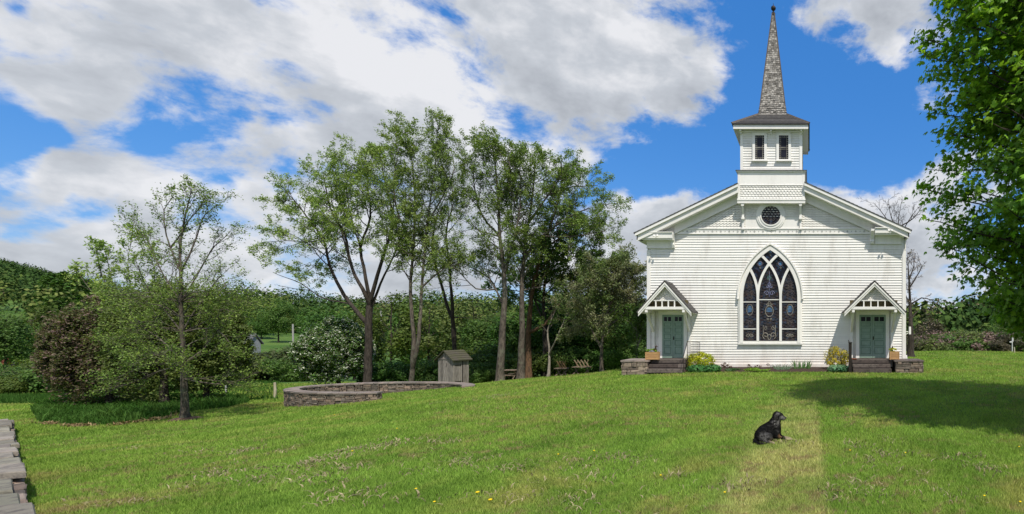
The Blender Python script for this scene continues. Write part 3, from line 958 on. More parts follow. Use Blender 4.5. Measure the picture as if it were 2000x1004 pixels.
    for k in range(4):
        b = MB(); b.bar(lp(A[k], (A[k][0], A[k][1], A[k][2]+.03), 1), (B[k][0], B[k][1], B[k][2]+.03), .10, .05)
        b.build('hip_board', M_HIP, lr)
    # spire
    Yc = yc; ztip = ZC + (VY-27)/F*Yc
    b = MB(); rows = 52
    rnd = random.Random(4)
    H = ztip - zs
    for k in range(rows):
        t0, t1 = k/rows, (k+1)/rows
        h0 = hw*(1-t0)+.055*t0+.02*(1-t0); h1 = hw*(1-t1)+.055*t1
        flare = .06*max(0, 1-t0*8)
        h0 += flare*.4
        za, zb2 = zs+H*t0, zs+H*t1+.012
        n = max(2, int(2*h0/.12))
        for side in range(4):
            ca, sa = [(1,0),(0,1),(-1,0),(0,-1)][side]
            for j in range(n):
                u0 = -1+2*(j+.04)/n; u1 = -1+2*(j+.96)/n
                if k % 2: u0, u1 = u0+.5/n, u1+.5/n
                u0, u1 = max(-1, min(1, u0)), max(-1, min(1, u1))
                if u1-u0 < .02: continue
                dz = rnd.uniform(-.018, .018); out_ = rnd.uniform(0, .012)
                q = [(u0*(h0), -(h0+out_), za+dz), (u1*(h0), -(h0+out_), za+dz), (u1*h1, -h1, zb2), (u0*h1, -h1, zb2), (u0*h0, -h0+.03, za+dz), (u1*h0, -h0+.03, za+dz)]
                vv = [(xc + x*ca - y*sa, Yc + x*sa + y*ca, z) for x, y, z in q]
                b.add(vv, [(0,1,2,3), (0,4,5,1)])
    g0 = hw-.015; g1 = .04
    b.add([(xc-g0,Yc-g0,zs),(xc+g0,Yc-g0,zs),(xc+g0,Yc+g0,zs),(xc-g0,Yc+g0,zs),(xc-g1,Yc-g1,ztip),(xc+g1,Yc-g1,ztip),(xc+g1,Yc+g1,ztip),(xc-g1,Yc+g1,ztip)],
          [(0,1,5,4),(1,2,6,5),(2,3,7,6),(3,0,4,7),(4,5,6,7)])
    sp = b.build('spire', M_SPIRE, church)
    b = MB()
    for sx, sy in ((-1,-1),(1,-1),(1,1),(-1,1)):
        b = MB(); b.bar((xc+sx*(hw+.0), Yc+sy*(hw+.0), zs), (xc+sx*.06, Yc+sy*.06, ztip), .05, .05)
        b.build('corner_cap', M_HIP, sp)
    b = MB(); b.box(xc-hw-.05, xc+hw+.05, Yc-hw-.05, Yc+hw+.05, zs-.04, zs+.03); b.build('spire_foot', M_SPIRE, sp)
    b = MB(); b.lathe((xc, Yc, ztip-.10), [(.10, 0), (.10, .14), (.05, .18), (.04, .26)], 10); b.ell((xc, Yc, ztip+.29), (.13, .13, .13), 14, 10); b.lathe((xc, Yc, ztip+.40), [(.02, 0), (.004, .18)], 6)
    b.build('finial', M_BLACK, church)
tower()

# ---------------------------------------------------------------- gothic window with intersecting tracery
def gothic():
    L = cx_(1450.8); R = cx_(1558.6); w = R - L; zs = cz_(581); zsill = cz_(666)
    m1, m2 = cx_(1480.6), cx_(1524.8)   # mullion centre lines
    t = .062
    def arc(cxx, r, a0, a1, n=18): return [(cxx + r*math.cos(a0+(a1-a0)*i/n), zs + r*math.sin(a0+(a1-a0)*i/n)) for i in range(n+1)]
    half = math.acos(.5)
    zap = w*math.sin(half)
    def gothic_outline(off, zlow):
        # left arc centred at R, right arc centred at L
        r = w + off; a_ap = math.acos((w/2)/r)
        left = [(R - r*math.cos(a_ap*i/20), zs + r*math.sin(a_ap*i/20)) for i in range(21)]
        right = [(L + r*math.cos(a_ap*(20-i)/20), zs + r*math.sin(a_ap*(20-i)/20)) for i in range(21)]
        return [(L-off, zlow)] + left + right[1:] + [(R+off, zlow)]
    yg = D - .045
    b = MB(); b.prism(gothic_outline(.02, zsill), yg, yg+.02); gw = b.build('gothic_window', M_GLASS, church)
    b = MB()
    b.ring(gothic_outline(.13, zsill-.10), gothic_outline(-.03, zsill-.10), D-.16, D-.02)
    b.ring(gothic_outline(.20, zsill-.10), gothic_outline(.13, zsill-.10), D-.11, D-.02)
    b.build('frame', M_TRIM, gw)
    # hood mould over the arch only
    b = MB(); o1 = gothic_outline(.27, zs-.02); o2 = gothic_outline(.20, zs-.02)
    b.ring(o1, o2, D-.20, D-.02)
    for x in (L-.27, R+.18): b.box(x, x+.09, D-.21, D-.02, zs-.09, zs-.02)
    b.build('hood_mould', M_TRIM, gw)
    b = MB(); b.box(L-.22, R+.22, D-.15, D-.02, zsill-.17, zsill-.09); b.box(L-.20, R+.20, D-.13, D-.02, zsill-.10, zsill-.001); b.build('sill', M_TRIM, gw)
    # mullions and intersecting arcs, clipped where they meet the main arch
    b = MB()
    for mm in (m1, m2): b.box(mm-t, mm+t, D-.14, D-.03, zsill, zs)
    def inside(x, z):
        return math.hypot(x-R, z-zs) <= w+.02 and math.hypot(x-L, z-zs) <= w+.02
    for mm, s in ((m1, 1), (m1, -1), (m2, 1), (m2, -1)):
        c = mm + s*w
        pts = []
        n = 60
        for i in range(n+1):
            a = math.radians(75)*i/n
            x = c - s*w*math.cos(a); z = zs + w*math.sin(a)
            if not inside(x, z): break
            pts.append((a, x, z))
        yo = .002 if s > 0 else 0
        outer = [(c - s*(w+t)*math.cos(a), zs+(w+t)*math.sin(a)) for a, _, _ in pts]
        inner = [(c - s*(w-t)*math.cos(a), zs+(w-t)*math.sin(a)) for a, _, _ in pts]
        b.ring(outer, inner, D-.14-yo, D-.031-yo)
    b.build('tracery', M_TRIM, gw)
    # saddle bars
    yl = D - .052
    lights = [(L+.0, m1-t), (m1+t, m2-t), (m2+t, R)]
    for (xa, xb) in lights:
        for py in (590, 642.5) if (xa, xb) != lights[1] else (585.5,):
            b = MB(); z = cz_(py); b.box(xa, xb, D-.085, D-.05, z-.02, z+.02)
            b.build('saddle_bar', M_TRIM, gw)
    # leading ornaments
    def curve(b, pts, r=.009): b.tube([(x, yl, z) for x, z in pts], r, 4, False)
    def circle(b, x, z, rx, rz=None, r=.009, n=20):
        rz = rz or rx; curve(b, [(x+rx*math.cos(2*math.pi*i/n), z+rz*math.sin(2*math.pi*i/n)) for i in range(n+1)], r)
    def spiral(b, x, z, r0, turns, s, a0, r=.009, n=26):
        curve(b, [(x + s*r0*(1-.8*i/n)*math.cos(a0+turns*2*math.pi*i/n), z + r0*(1-.8*i/n)*math.sin(a0+turns*2*math.pi*i/n)) for i in range(n+1)], r)
    fine = MB(); mid = MB(); lil = MB(); turq = MB(); pale = MB()
    class Blue:
        def add(s, v, f): q = MB(); q.add(v, f); q.build('blue_medallion', M_BLUE, gw)
    blue = Blue()
    for li, (xa, xb) in enumerate(lights):
        xc = (xa+xb)/2; hw = (xb-xa)/2
        ztop = cz_(520 if li != 1 else 516)
        def wid(z):
            """half width of the light at height z"""
            if z <= zs: return hw
            a = math.sqrt(max(0, w*w-(z-zs)**2)); return max(0, hw - (w - a))
        # lattice of crossed curves over the whole light
        z = zsill
        k = 0
        while z < ztop:
            z2 = z+.16
            for s in (-1, 1):
                p = [(xc + s*wid(z+ (z2-z)*i/6)*.92*math.cos(math.pi*i/6), z+(z2-z)*i/6) for i in range(7)]
                curve(fine, p, .006)
                p = [(xc + s*wid(z+(z2-z)*i/6)*.5*math.sin(math.pi*i/6), z+(z2-z)*i/6) for i in range(7)]
                curve(fine, p, .006)
            z = z2; k += 1
        for s in (-1, 1):
            curve(fine, [(xc+s*wid(zsill+(ztop-zsill)*i/24)*.86, zsill+(ztop-zsill)*i/24) for i in range(25)], .007)
        if li != 1:
            for zc, r in ((cz_(552), .16), (cz_(572), .20)):
                for s in (-1, 1):
                    spiral(mid, xc+s*r*.55, zc, r*.55, 1.2, s, 0, .010)
                    spiral(mid, xc+s*r*.5, zc-.22, r*.45, 1.1, s, 1.2, .010)
            zc = cz_(605)
            circle(pale, xc, zc, .155, .27, .012); 
            blue.add([(xc+.12*math.cos(a), yl+.004, zc+.0+.22*math.sin(a)) for a in [math.pi*q/8 - .35 for q in range(0, 13)]][:12], [tuple(range(12))])
            for zc, r in ((cz_(628), .15), (cz_(655), .17)):
                for s in (-1, 1): spiral(mid if zc > cz_(640) else pale, xc+s*r*.6, zc, r*.6, 1.3, s, 2.0, .011)
            circle(mid, xc, cz_(632), .07, .12)
        else:
            for s in (-1, 1):
                spiral(lil, xc+s*.13, cz_(573), .13, 1.2, s, 0, .013); spiral(lil, xc+s*.10, cz_(560), .08, 1.0, s, 2, .012)
                spiral(pale, xc+s*.18, cz_(655), .17, 1.3, s, -1.2, .014); spiral(pale, xc+s*.2, cz_(641), .10, 1.1, s, 1.4, .012)
                curve(pale, [(xc+s*.30, cz_(635)+(cz_(655)-cz_(635))*i/6) for i in range(7)], .012)
                spiral(pale, xc+s*.08, cz_(596), .07, 1.1, s, 0, .012); spiral(pale, xc+s*.07, cz_(624), .06, 1.1, s, 0, .012)
            circle(pale, xc, cz_(608), .20, .27, .015); circle(pale, xc, cz_(591.5), .06, .06, .013); circle(pale, xc, cz_(658), .08, .13, .012)
            blue.add([(xc+.16*math.cos(a), yl+.004, cz_(608)+.20*math.sin(a)) for a in [math.pi*q/10 - .15 for q in range(0, 12)]], [tuple(range(12))])
            for dx, dz in ((0, .22), (-.07, .14), (.07, .14), (0, .05)):
                turq.add([(xc+dx-.03, yl+.004, cz_(548)+dz), (xc+dx, yl+.004, cz_(548)+dz-.12), (xc+dx+.03, yl+.004, cz_(548)+dz), (xc+dx, yl+.004, cz_(548)+dz+.12)], [(0,1,2,3)])
            circle(lil, xc, cz_(556), .07, .09, .012); curve(lil, [(xc, cz_(580)), (xc, cz_(530))], .009)
    # lozenge roses
    for xx, zz, r in ((cx_(1484.5), cz_(515), .13), (cx_(1524.5), cz_(515), .13), (cx_(1504.6), cz_(491.5), .11)):
        circle(lil, xx, zz, r*.75, None, .011); circle(mid, xx, zz, r*1.05, None, .009)
        for q in range(4):
            a = math.pi/2*q
            spiral(pale if q % 2 else mid, xx+math.cos(a)*r*1.2, zz+math.sin(a)*r*1.6, r*.35, 1.1, 1, a, .010)
        blue.add([(xx+r*.5*math.cos(a), yl+.004, zz+r*.5*math.sin(a)) for a in [math.pi*q/5 for q in range(10)]], [tuple(range(10))])
    fine.build('lattice_leading', M_LEADB, gw); mid.build('scroll_leading', M_LEADB, gw); pale.build('pale_scroll', M_LEAD, gw)
    lil.build('lilac_scroll', M_LEADBL, gw); turq.build('turquoise_petal', M_TURQ, gw)
gothic()

# ---------------------------------------------------------------- doors and porches
def door(x0, x1, z0, z1, label):
    b = MB(); xm = (x0+x1)/2
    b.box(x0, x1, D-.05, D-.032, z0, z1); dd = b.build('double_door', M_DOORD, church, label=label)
    for s, a, c in ((-1, x0, xm-.006), (1, xm+.006, x1)):
        b = MB(); y0, y1 = D-.085, D-.051; st = .085
        b.box(a, a+st, y0, y1, z0+.01, z1); b.box(c-st, c, y0, y1, z0+.01, z1)
        H = z1 - z0
        rails = [(0, .09), (.255, .285), (.41, .44), (.56, .59), (.70, .73), (.82, .85), (.955, 1.0)]
        for r0, r1 in rails: b.box(a+st, c-st, y0, y1, z0+.01+H*r0*.99, z0+H*r1)
        xc = (a+c)/2; b.box(xc-.02, xc+.02, y0, y1, z0+H*.85, z0+H*.955)
        for i in range(6):
            ra, rb = rails[i][1], rails[i+1][0]
            if i < 5: b.box(a+st+.03, c-st-.03, y0+.012, y1, z0+H*ra+.03, z0+H*rb-.03)
        b.build('door_leaf', M_DOOR, dd)
        for q0, q1 in ((a+st, xc-.02), (xc+.02, c-st)):
            b = MB(); b.box(q0, q1, D-.064, D-.052, z0+H*.85, z0+H*.955); b.build('pane', M_PANEDARK, dd)
    b = MB(); b.ell((xm+.04, D-.12, z0+.98), (.028, .03, .028), 8, 6); b.box(xm+.015, xm+.06, D-.092, D-.084, z0+.90, z0+1.08); b.build('door_knob', M_BLACK, dd)
    return dd

def porch(apx, hw, dc, d0, d1, zdoor, zthr, label):
    """apx: apex x; hw: half width; dc: door centre"""
    YP = D - 1.35
    za, ze = 4.32, 2.90
    p = thing('porch', None, None); p.parent = church; p.location = Vector((apx, D, 0)) - church.location
    for k in ('label', 'category'):
        if k in p: del p[k]
    # roof: two slopes with shingle courses
    b = MB()
    for s in (-1, 1):
        N = 9; e = (apx+s*(hw+.06), ze-.06); a = (apx, za+.03)
        for i in range(N):
            t0, t1 = i/N, (i+1)/N
            x0, z0 = e[0]+(a[0]-e[0])*t0, e[1]+(a[1]-e[1])*t0; x1, z1 = e[0]+(a[0]-e[0])*t1, e[1]+(a[1]-e[1])*t1
            b.hexa([(x0, YP-.05, z0), (x1, YP-.05, z1), (x1, D-.002, z1), (x0, D-.002, z0),
                    (x0, YP-.05, z0+.055), (x1, YP-.05, z1+.035), (x1, D-.002, z1+.035), (x0, D-.002, z0+.055)])
    b.build('porch_roof', M_ROOF, p)
    sl = (za-ze)/hw
    b = MB()
    for s in (-1, 1):
        def q(t, off): return (apx + s*hw*(1-t), ze + (za-ze)*t - off)
        for (o0, o1, y0, y1) in ((.02, .12, YP-.03, YP+.03), (.12, .23, YP+.0, YP+.05)):
            b.prism([q(0, o0), q(1, o0), q(1, o1*1.0), q(0, o1)], y0, y1)
        b.prism([q(-.02, .03), q(1, .03), q(1, .06), q(-.02, .06)], YP+.05, D-.003)
    b.build('bargeboard', M_TRIM, p)
    # tympanum shingles set back
    b = MB(); YS = YP+.28
    b.prism([(apx-(za-.12-3.43)/sl, 3.43), (apx+(za-.12-3.43)/sl, 3.43), (apx, za-.12)], YS, YS+.03)
    scale_rows(b, lambda z: (apx-(za-.16-z)/sl, apx+(za-.16-z)/sl), 3.44, za-.3, .10, .12, YS-.0, 3)
    b.build('porch_gable', M_SCALE, p)
    b = MB(); b.box(apx-hw*.80, apx+hw*.80, YS+.12, YS+.15, 3.005, 3.46); b.build('gable_shade_panel', M_SHADE, p)  # added dark panel, painted shade behind the spindles
    b = MB()
    b.box(apx-hw*.74, apx+hw*.74, YP+.02, YP+.12, 3.00, 3.13)
    b.box(apx-hw*.62, apx+hw*.62, YP+.06, YP+.12, 3.40, 3.44)
    b.box(apx-hw*.86, apx+hw*.86, YP+.12, D-.01, 2.98, 3.00)
    for i in range(4):
        x = apx + (i-1.5)*hw*.235
        b.box(x-.028, x+.028, YP+.065, YP+.115, 3.13, 3.40)
    b.build('porch_truss', M_TRIM, p)
    # posts against the wall with diagonal braces
    for s in (-1, 1):
        x = apx + s*hw*.70
        b = MB()
        b.box(x-.065, x+.065, D-.13, D-.03, zthr-.0+.02, 2.97)
        b.box(x-.06, x+.06, YP+.0, D-.03, 2.86, 2.975)
        b.bar((x, YP+.12, 2.90), (x, D-.10, 1.95), .09, .12)
        b.build('porch_bracket', M_TRIM, p)
    # door casing
    b = MB(); fw = .15
    b.box(d0-fw-.02, d0-.0, D-.10, D-.02, zthr, zdoor+.02); b.box(d1, d1+fw+.02, D-.10, D-.02, zthr, zdoor+.02)
    b.box(d0-fw-.03, d1+fw+.03, D-.11, D-.02, zdoor+.02, zdoor+.2); b.box(d0, d1, D-.09, D-.02, zdoor, zdoor+.02)
    b.build('door_casing', M_TRIM, p)
    b = MB(); b.box(d0-.2, d1+.2, D-.30, D-.03, zthr-.05, zthr+.005); b.build('threshold', M_HIP, p)
    return p
porch(-6.875, 1.27, 0, cx_(1294.3), cx_(1336), 2.77, .60, 'left')
door(cx_(1294.3), cx_(1336), .61, 2.77, 'green double door behind the left stone platform')
porch(3.13, 1.44, 0, cx_(1678), cx_(1729.6), 2.77, .60, 'right')
door(cx_(1678), cx_(1729.6), .61, 2.77, 'green double door behind the right steps')
# pipe and meter bracket on the right corner
b = MB()
b.tube([(CX1+.06, D+.02, .75), (CX1+.08, D-.02, .45), (CX1+.16, D-.02, .33), (CX1+.17, D-.02, .12)], .035, 7)
b.build('downpipe', M_TRIM, church)
b = MB()
xa = cx_(1768); b.tube([(xa, D+.3, cz_(648)), (xa+.28, D+.3, cz_(648))], .02, 5); b.tube([(xa, D+.3, cz_(655)), (xa+.28, D+.3, cz_(649))], .015, 5)
b.box(xa+.24, xa+.33, D+.22, D+.34, cz_(653), cz_(638)); b.build('meter_bracket', M_TRIM, church)
# ================================================================ stones
def stone_mat(name, c1, c2, c3, moss=.15, scale=6, bump=.5, isl=.45):
    m, t = mat_new(name); g = NG(t)
    tcn = g.n('ShaderNodeTexCoord'); v = tcn.outputs['Object']
    ge = g.n('ShaderNodeNewGeometry'); oi = g.n('ShaderNodeObjectInfo'); r = g.math('FRACT', g.math('ADD', ge.outputs['Random Per Island'], oi.outputs['Random']))
    r2 = g.math('FRACT', g.math('MULTIPLY', r, 17.3))
    col = g.mix(r2, c1, c2)
    col = g.mix(g.ramp(g.noise(v, scale, 6, .65), .45, .7), col, c3)
    hsv = g.n('ShaderNodeHueSaturation'); g.l(col, hsv.inputs['Color']); g.l(g.ramp(r, 0, 1, 1-isl, 1+isl, smooth=False), hsv.inputs['Value'])
    col = hsv.outputs[0]
    col = g.mix(g.ramp(g.noise(v, scale*1.7, 5, .7), .60, .72, 0, moss), col, (.20, .22, .14))
    h = g.noise(v, scale*4, 6, .7)
    g.out(col, .9, g.bump(h, bump, .02), .2)
    return m
M_STONE = stone_mat('fieldstone', (.26, .19, .145), (.16, .14, .12), (.095, .08, .07), .35)
M_STONEW = stone_mat('warm_fieldstone', (.34, .27, .20), (.20, .16, .13), (.12, .10, .085), .2)
M_CAP = stone_mat('bluestone_cap', (.27, .215, .185), (.21, .185, .165), (.17, .14, .125), .1, 4, .3, .2)
M_CAPL = stone_mat('lichen_slab', (.25, .215, .185), (.25, .24, .18), (.12, .105, .095), .5, 5, .9, .3)
M_STEP = stone_mat('weathered_step', (.115, .09, .08), (.15, .125, .11), (.06, .05, .045), .2, 7, .5, .25)
M_DARK = simple('dark_gap', (.03, .026, .023), (.02, .018, .016), 5, .95, 0)
M_GREYWOOD = None

def stone_face(b, p0, p1, zlo, zhi, depth, rnd, ch=.10, cl=.28, out=(0, -1)):
    """irregular coursed stones along the segment p0-p1 (x,y); out: outward normal"""
    p0 = np.array(p0, float); p1 = np.array(p1, float)
    L = float(np.hypot(*(p1-p0))); u = (p1-p0)/L; nrm = np.array(out, float)
    z = zlo
    while z < zhi - .015:
        h = min(rnd.uniform(.6, 1.5)*ch, zhi - z)
        if zhi - z - h < .03: h = zhi - z
        s = -rnd.uniform(0, cl)
        while s < L:
            l = rnd.uniform(.45, 1.7)*cl*(1.0 if h > ch*.8 else 1.3)
            a, c = max(0, s), min(L, s+l)
            if c - a > .03:
                g_ = .007; o = rnd.uniform(.0, .03)
                j = lambda k=.011: rnd.uniform(-k, k)
                q = []
                for zz in (z+g_*.6, z+h-g_*.6):
                    for (t, d) in ((a+g_, o), (c-g_, o), (c-g_, -depth), (a+g_, -depth)):
                        P = p0 + u*(t+j()) + nrm*(d + (j() if d > -depth else 0))
                        q.append((P[0], P[1], zz + (j(.010) if d > -depth else 0)))
                # bevelled front: pull the four front corners back and add a face
                f = []
                for i_ in (0, 1, 4, 5):
                    f.append(np.array(q[i_]))
                cen = sum(f)/4
                fr = [tuple(cen + (p-cen)*.80 + np.array([nrm[0], nrm[1], 0])*.016) for p in f]
                b.add(q + fr, [(0,3,2,1),(4,5,6,7),(1,2,6,5),(2,3,7,6),(3,0,4,7),(0,1,9,8),(1,5,11,9),(5,4,10,11),(4,0,8,10),(8,9,11,10)])
            s += l
        z += h

# ---- round dry stone wall
def ring_wall():
    C0 = np.array([-19.85, 26.25]); A, B = 3.75, 2.25; th = .42
    zt = -.62
    e = thing('round_stone_wall', 'low circular dry stone wall with flat flagstone coping, open on its right side', 'stone wall', (C0[0], C0[1], gzf(*C0)))
    rnd = random.Random(11)
    a0, a1 = math.radians(-68), math.radians(-52-296)   # gap on the right front
    def pt(a, k=0): 
        n = np.array([math.cos(a)/A, math.sin(a)/B]); n /= np.hypot(*n)
        return C0 + np.array([A*math.cos(a), B*math.sin(a)]) + n*k, n
    N = 46
    b = MB(); core = MB(); cap = MB()
    for i in range(N):
        t0 = a0 + (a1-a0)*i/N; t1 = a0 + (a1-a0)*(i+1)/N
        (o0, n0), (o1, _) = pt(t0, th/2), pt(t1, th/2); (i0, _), (i1, _) = pt(t0, -th/2), pt(t1, -th/2)
        nm = pt((t0+t1)/2)[1]
        zg = min(gzf(*o0), gzf(*i0), gzf(*o1)) - .1
        stone_face(b, o1, o0, zg, zt-.06, .1, rnd, .085, .24, tuple(nm))
        stone_face(b, i0, i1, zg, zt-.06, .1, rnd, .085, .24, tuple(-nm))
        (p0, _), (p1, _), (q0, _), (q1, _) = pt(t0, th/2-.09), pt(t1, th/2-.09), pt(t0, -th/2+.09), pt(t1, -th/2+.09)
        core.hexa([(*p0, zg), (*p1, zg), (*q1, zg), (*q0, zg), (*p0, zt-.05), (*p1, zt-.05), (*q1, zt-.05), (*q0, zt-.05)])
    for t, s in ((a0, 1), (a1, -1)):
        (o, n), (ii, _) = pt(t, th/2), pt(t, -th/2); tn = np.array([-n[1], n[0]])*s
        zg = gzf(*o)-.1
        stone_face(b, ii if s > 0 else o, o if s > 0 else ii, zg, zt-.06, .1, rnd, .085, .2, tuple(tn))
    M = 26
    for i in range(M):
        t0 = a0 + (a1-a0)*(i+.02)/M; t1 = a0 + (a1-a0)*(i+.98)/M
        if i == 0: t0 = a0+.012
        sub = 3
        for k in range(sub):
            u0 = t0+(t1-t0)*k/sub; u1 = t0+(t1-t0)*(k+1)/sub
            dz = .0
            w = th/2+.06
            P = [pt(u0, w)[0], pt(u1, w)[0], pt(u1, -w)[0], pt(u0, -w)[0]]
            cap.hexa([(*p, zt-.06) for p in P] + [(*p, zt+.0) for p in P])
    b.build('stones', M_STONE, e); core.build('core', M_DARK, e); cap.build('coping', M_CAP, e)
ring_wall()

# ---- dry stone wall in the near left corner, running away from the camera
def near_wall():
    rnd = random.Random(21)
    P0 = np.array([-5.9, 4.28]); P1 = np.array([-28.3, 20.0])
    d = (P1-P0)/np.hypot(*(P1-P0)); n = np.array([d[1], -d[0]])       # n points to the lawn (right)
    if n[0] < 0: n = -n
    L = np.hypot(*(P1-P0)); wd = 1.0
    e = thing('dry_stone_wall', 'dry stone wall topped with broad flat lichened slabs in the near left corner', 'stone wall', (P0[0], P0[1], gzf(*P0)))
    b = MB(); s = 0
    while s < L:
        c = min(L, s+1.2); A = P0+d*s; C = P0+d*c
        zt = lambda q: gzf(*q)+.33
        zlo = min(gzf(*A), gzf(*C)) - .1
        stone_face(b, A, C, zlo, min(zt(A), zt(C))-.0, .25, rnd, .07, .30, tuple(n))
        s = c
    b.build('stones', M_STONE, e)
    s = 0; k = 0
    while s < L:
        l = rnd.uniform(.8, 1.7); c = min(L, s+l)
        thk = rnd.uniform(.06, .12)
        dz = rnd.uniform(-.01, .04)
        if 3.6 < s < 5.2: dz = -.07
        b = MB(); ov = rnd.uniform(-.07, .06)
        # joints run nearly square to the wall, edges broken
        m_ = 6
        top = []
        e0 = [(-wd + (wd+ov)*i/m_) for i in range(m_+1)]
        sk = rnd.uniform(-.05, .05)
        ring_ = []
        for w_ in e0: ring_.append(P0 + d*(s+.02+rnd.uniform(-.012, .012)+(sk-.95)*w_) + n*w_)
        for w_ in reversed(e0): ring_.append(P0 + d*(c-.02+rnd.uniform(-.012, .012)+(sk-.95)*w_) + n*w_)
        N = len(ring_); v = []
        for lev, (zz, sh) in enumerate(((0, 0), (thk-.02, .0), (thk, .018))):
            cen = sum(ring_)/N
            for p in ring_:
                q = p + (cen-p)/max(.1, np.hypot(*(cen-p)))*sh
                v.append((q[0], q[1], gzf(*q)+.33+dz+zz + (rnd.uniform(-.006, .006) if lev else 0)))
        f = [tuple(range(N-1, -1, -1)), tuple(range(2*N, 3*N))]
        for lv in (0, 1):
            for i in range(N): j = (i+1) % N; f.append((lv*N+i, lv*N+j, (lv+1)*N+j, (lv+1)*N+i))
        b.add(v, f)
        b.build('coping_slab', M_CAPL, e)
        s = c; k += 1
near_wall()

# ---- stone platforms and steps in front of the two doors
def platform(kind):
    rnd = random.Random(5 if kind == 'left' else 6)
    YS = 26.55; S = F/YS
    def ux(px): return (px-VX)/S
    if kind == 'left':
        w0, w1, s0, s1 = ux(1214.5), ux(1265), ux(1265), ux(1336); lab = 'long low fieldstone platform with three weathered steps under the left porch'
    else:
        w0, w1, s0, s1 = ux(1749), ux(1803), ux(1665), ux(1741); lab = 'fieldstone platform with weathered steps under the right porch'
    zt = .585
    e = thing('stone_platform', lab, 'stone steps', ((w0+s1)/2, YS, 0))
    b = MB()
    stone_face(b, (w0, YS), (w1, YS), -.12, zt-.07, .2, rnd, .12, .32)
    xo = w0 if kind == 'left' else w1
    nx = -1 if kind == 'left' else 1
    a, c = ((xo, D-.06), (xo, YS)) if kind == 'left' else ((xo, YS), (xo, D-.06))
    stone_face(b, a, c, -.12, zt-.07, .2, rnd, .12, .32, (nx, 0))
    b.build('stones', M_STONEW if kind == 'left' else M_STONE, e)
    b = MB(); b.box(w0+.1, w1-.02, YS+.1, D-.06, -.1, zt-.075); b.box(min(s0, s1)+.02, max(s0, s1)-.02, YS+.45, D-.062, -.1, zt-.13); b.build('core', M_DARK, e)
    b = MB(); x = w0-.05
    while x < w1+.03:
        l = rnd.uniform(.35, .7); xe = min(w1+.05, x+l)
        if w1 - xe < .15: xe = w1+.05
        b.box(x+.004, xe-.004, YS-.05+rnd.uniform(-.012, .012), D-.064, zt-.07, zt+rnd.uniform(-.006, .006)); x = xe
    b.build('coping', M_CAP if kind == 'left' else M_STEP, e)
    for i, (za, zb, y) in enumerate(((zt-.145, zt-.005, YS+.42), (zt-.345, zt-.19, YS+.10), (zt-.56, zt-.39, YS-.22))):
        b = MB(); x = s0+.02
        while x < s1-.03:
            xe = min(s1-.02, x+rnd.uniform(.6, 1.4)); 
            if s1-xe < .25: xe = s1-.02
            b.box(x+.004, xe-.004, y+rnd.uniform(-.015, .015), (D-.066 if i == 0 else y+.5), za, zb+rnd.uniform(-.006, .006)); x = xe
        b.build('step', M_STEP, e)
        if i: 
            b = MB(); b.box(s0+.05, s1-.05, y+.05, y+.45, za-.16, za-.005); b.build('riser', M_DARK, e)
    return e
platform('left'); platform('right')

# ---- iron handrails
def rail_left():
    x0 = (1337-VX)/(F/26.5); e = thing('iron_handrail', 'thin rusty iron handrail beside the left steps', 'handrail', (x0, 26.5, 0))
    b = MB()
    b.tube([(x0, 26.25, -.05), (x0, 26.25, .78)], .016, 5); b.tube([(x0+.02, 27.0, .0), (x0+.02, 27.0, 1.45)], .016, 5); b.tube([(x0+.62, 27.0, .0), (x0+.62, 27.0, 1.42)], .014, 5)
    b.build('post', M_BLACK, e)
    b = MB(); b.tube([(x0, 26.25, .76), (x0+.01, 26.6, 1.1), (x0+.02, 27.0, 1.46), (x0+.62, 27.0, 1.43)], .017, 5)
    b.tube([(x0+.02, 27.0, .95), (x0+.62, 27.0, .93)], .01, 4); b.build('top_rail', M_BLACK, e)
    b = MB()
    for i in range(9):
        x = x0+.06+i*.062; b.tube([(x, 27.0, .55), (x+.01, 27.0, 1.43)], .007, 4)
    b.build('baluster', M_BLACK, e)
rail_left()
def rail_right():
    x0 = (1660.5-VX)/(F/26.45); e = thing('iron_post', 'dark wooden newel post standing beside the right steps', 'post', (x0, 26.45, 0))
    b = MB(); b.box(x0-.07, x0+.07, 26.4, 26.52, -.05, 1.40); b.box(x0-.085, x0+.085, 26.385, 26.535, 1.40, 1.45)
    o = b.build('post', M_BLACK, e)
    b = MB(); b.tube([(x0, 26.52, 1.30), (x0+.03, 28.1, 1.5)], .02, 5); b.build('top_rail', M_BLACK, e)
rail_right()
bpy.data.objects['iron_post'].name = 'newel_post'

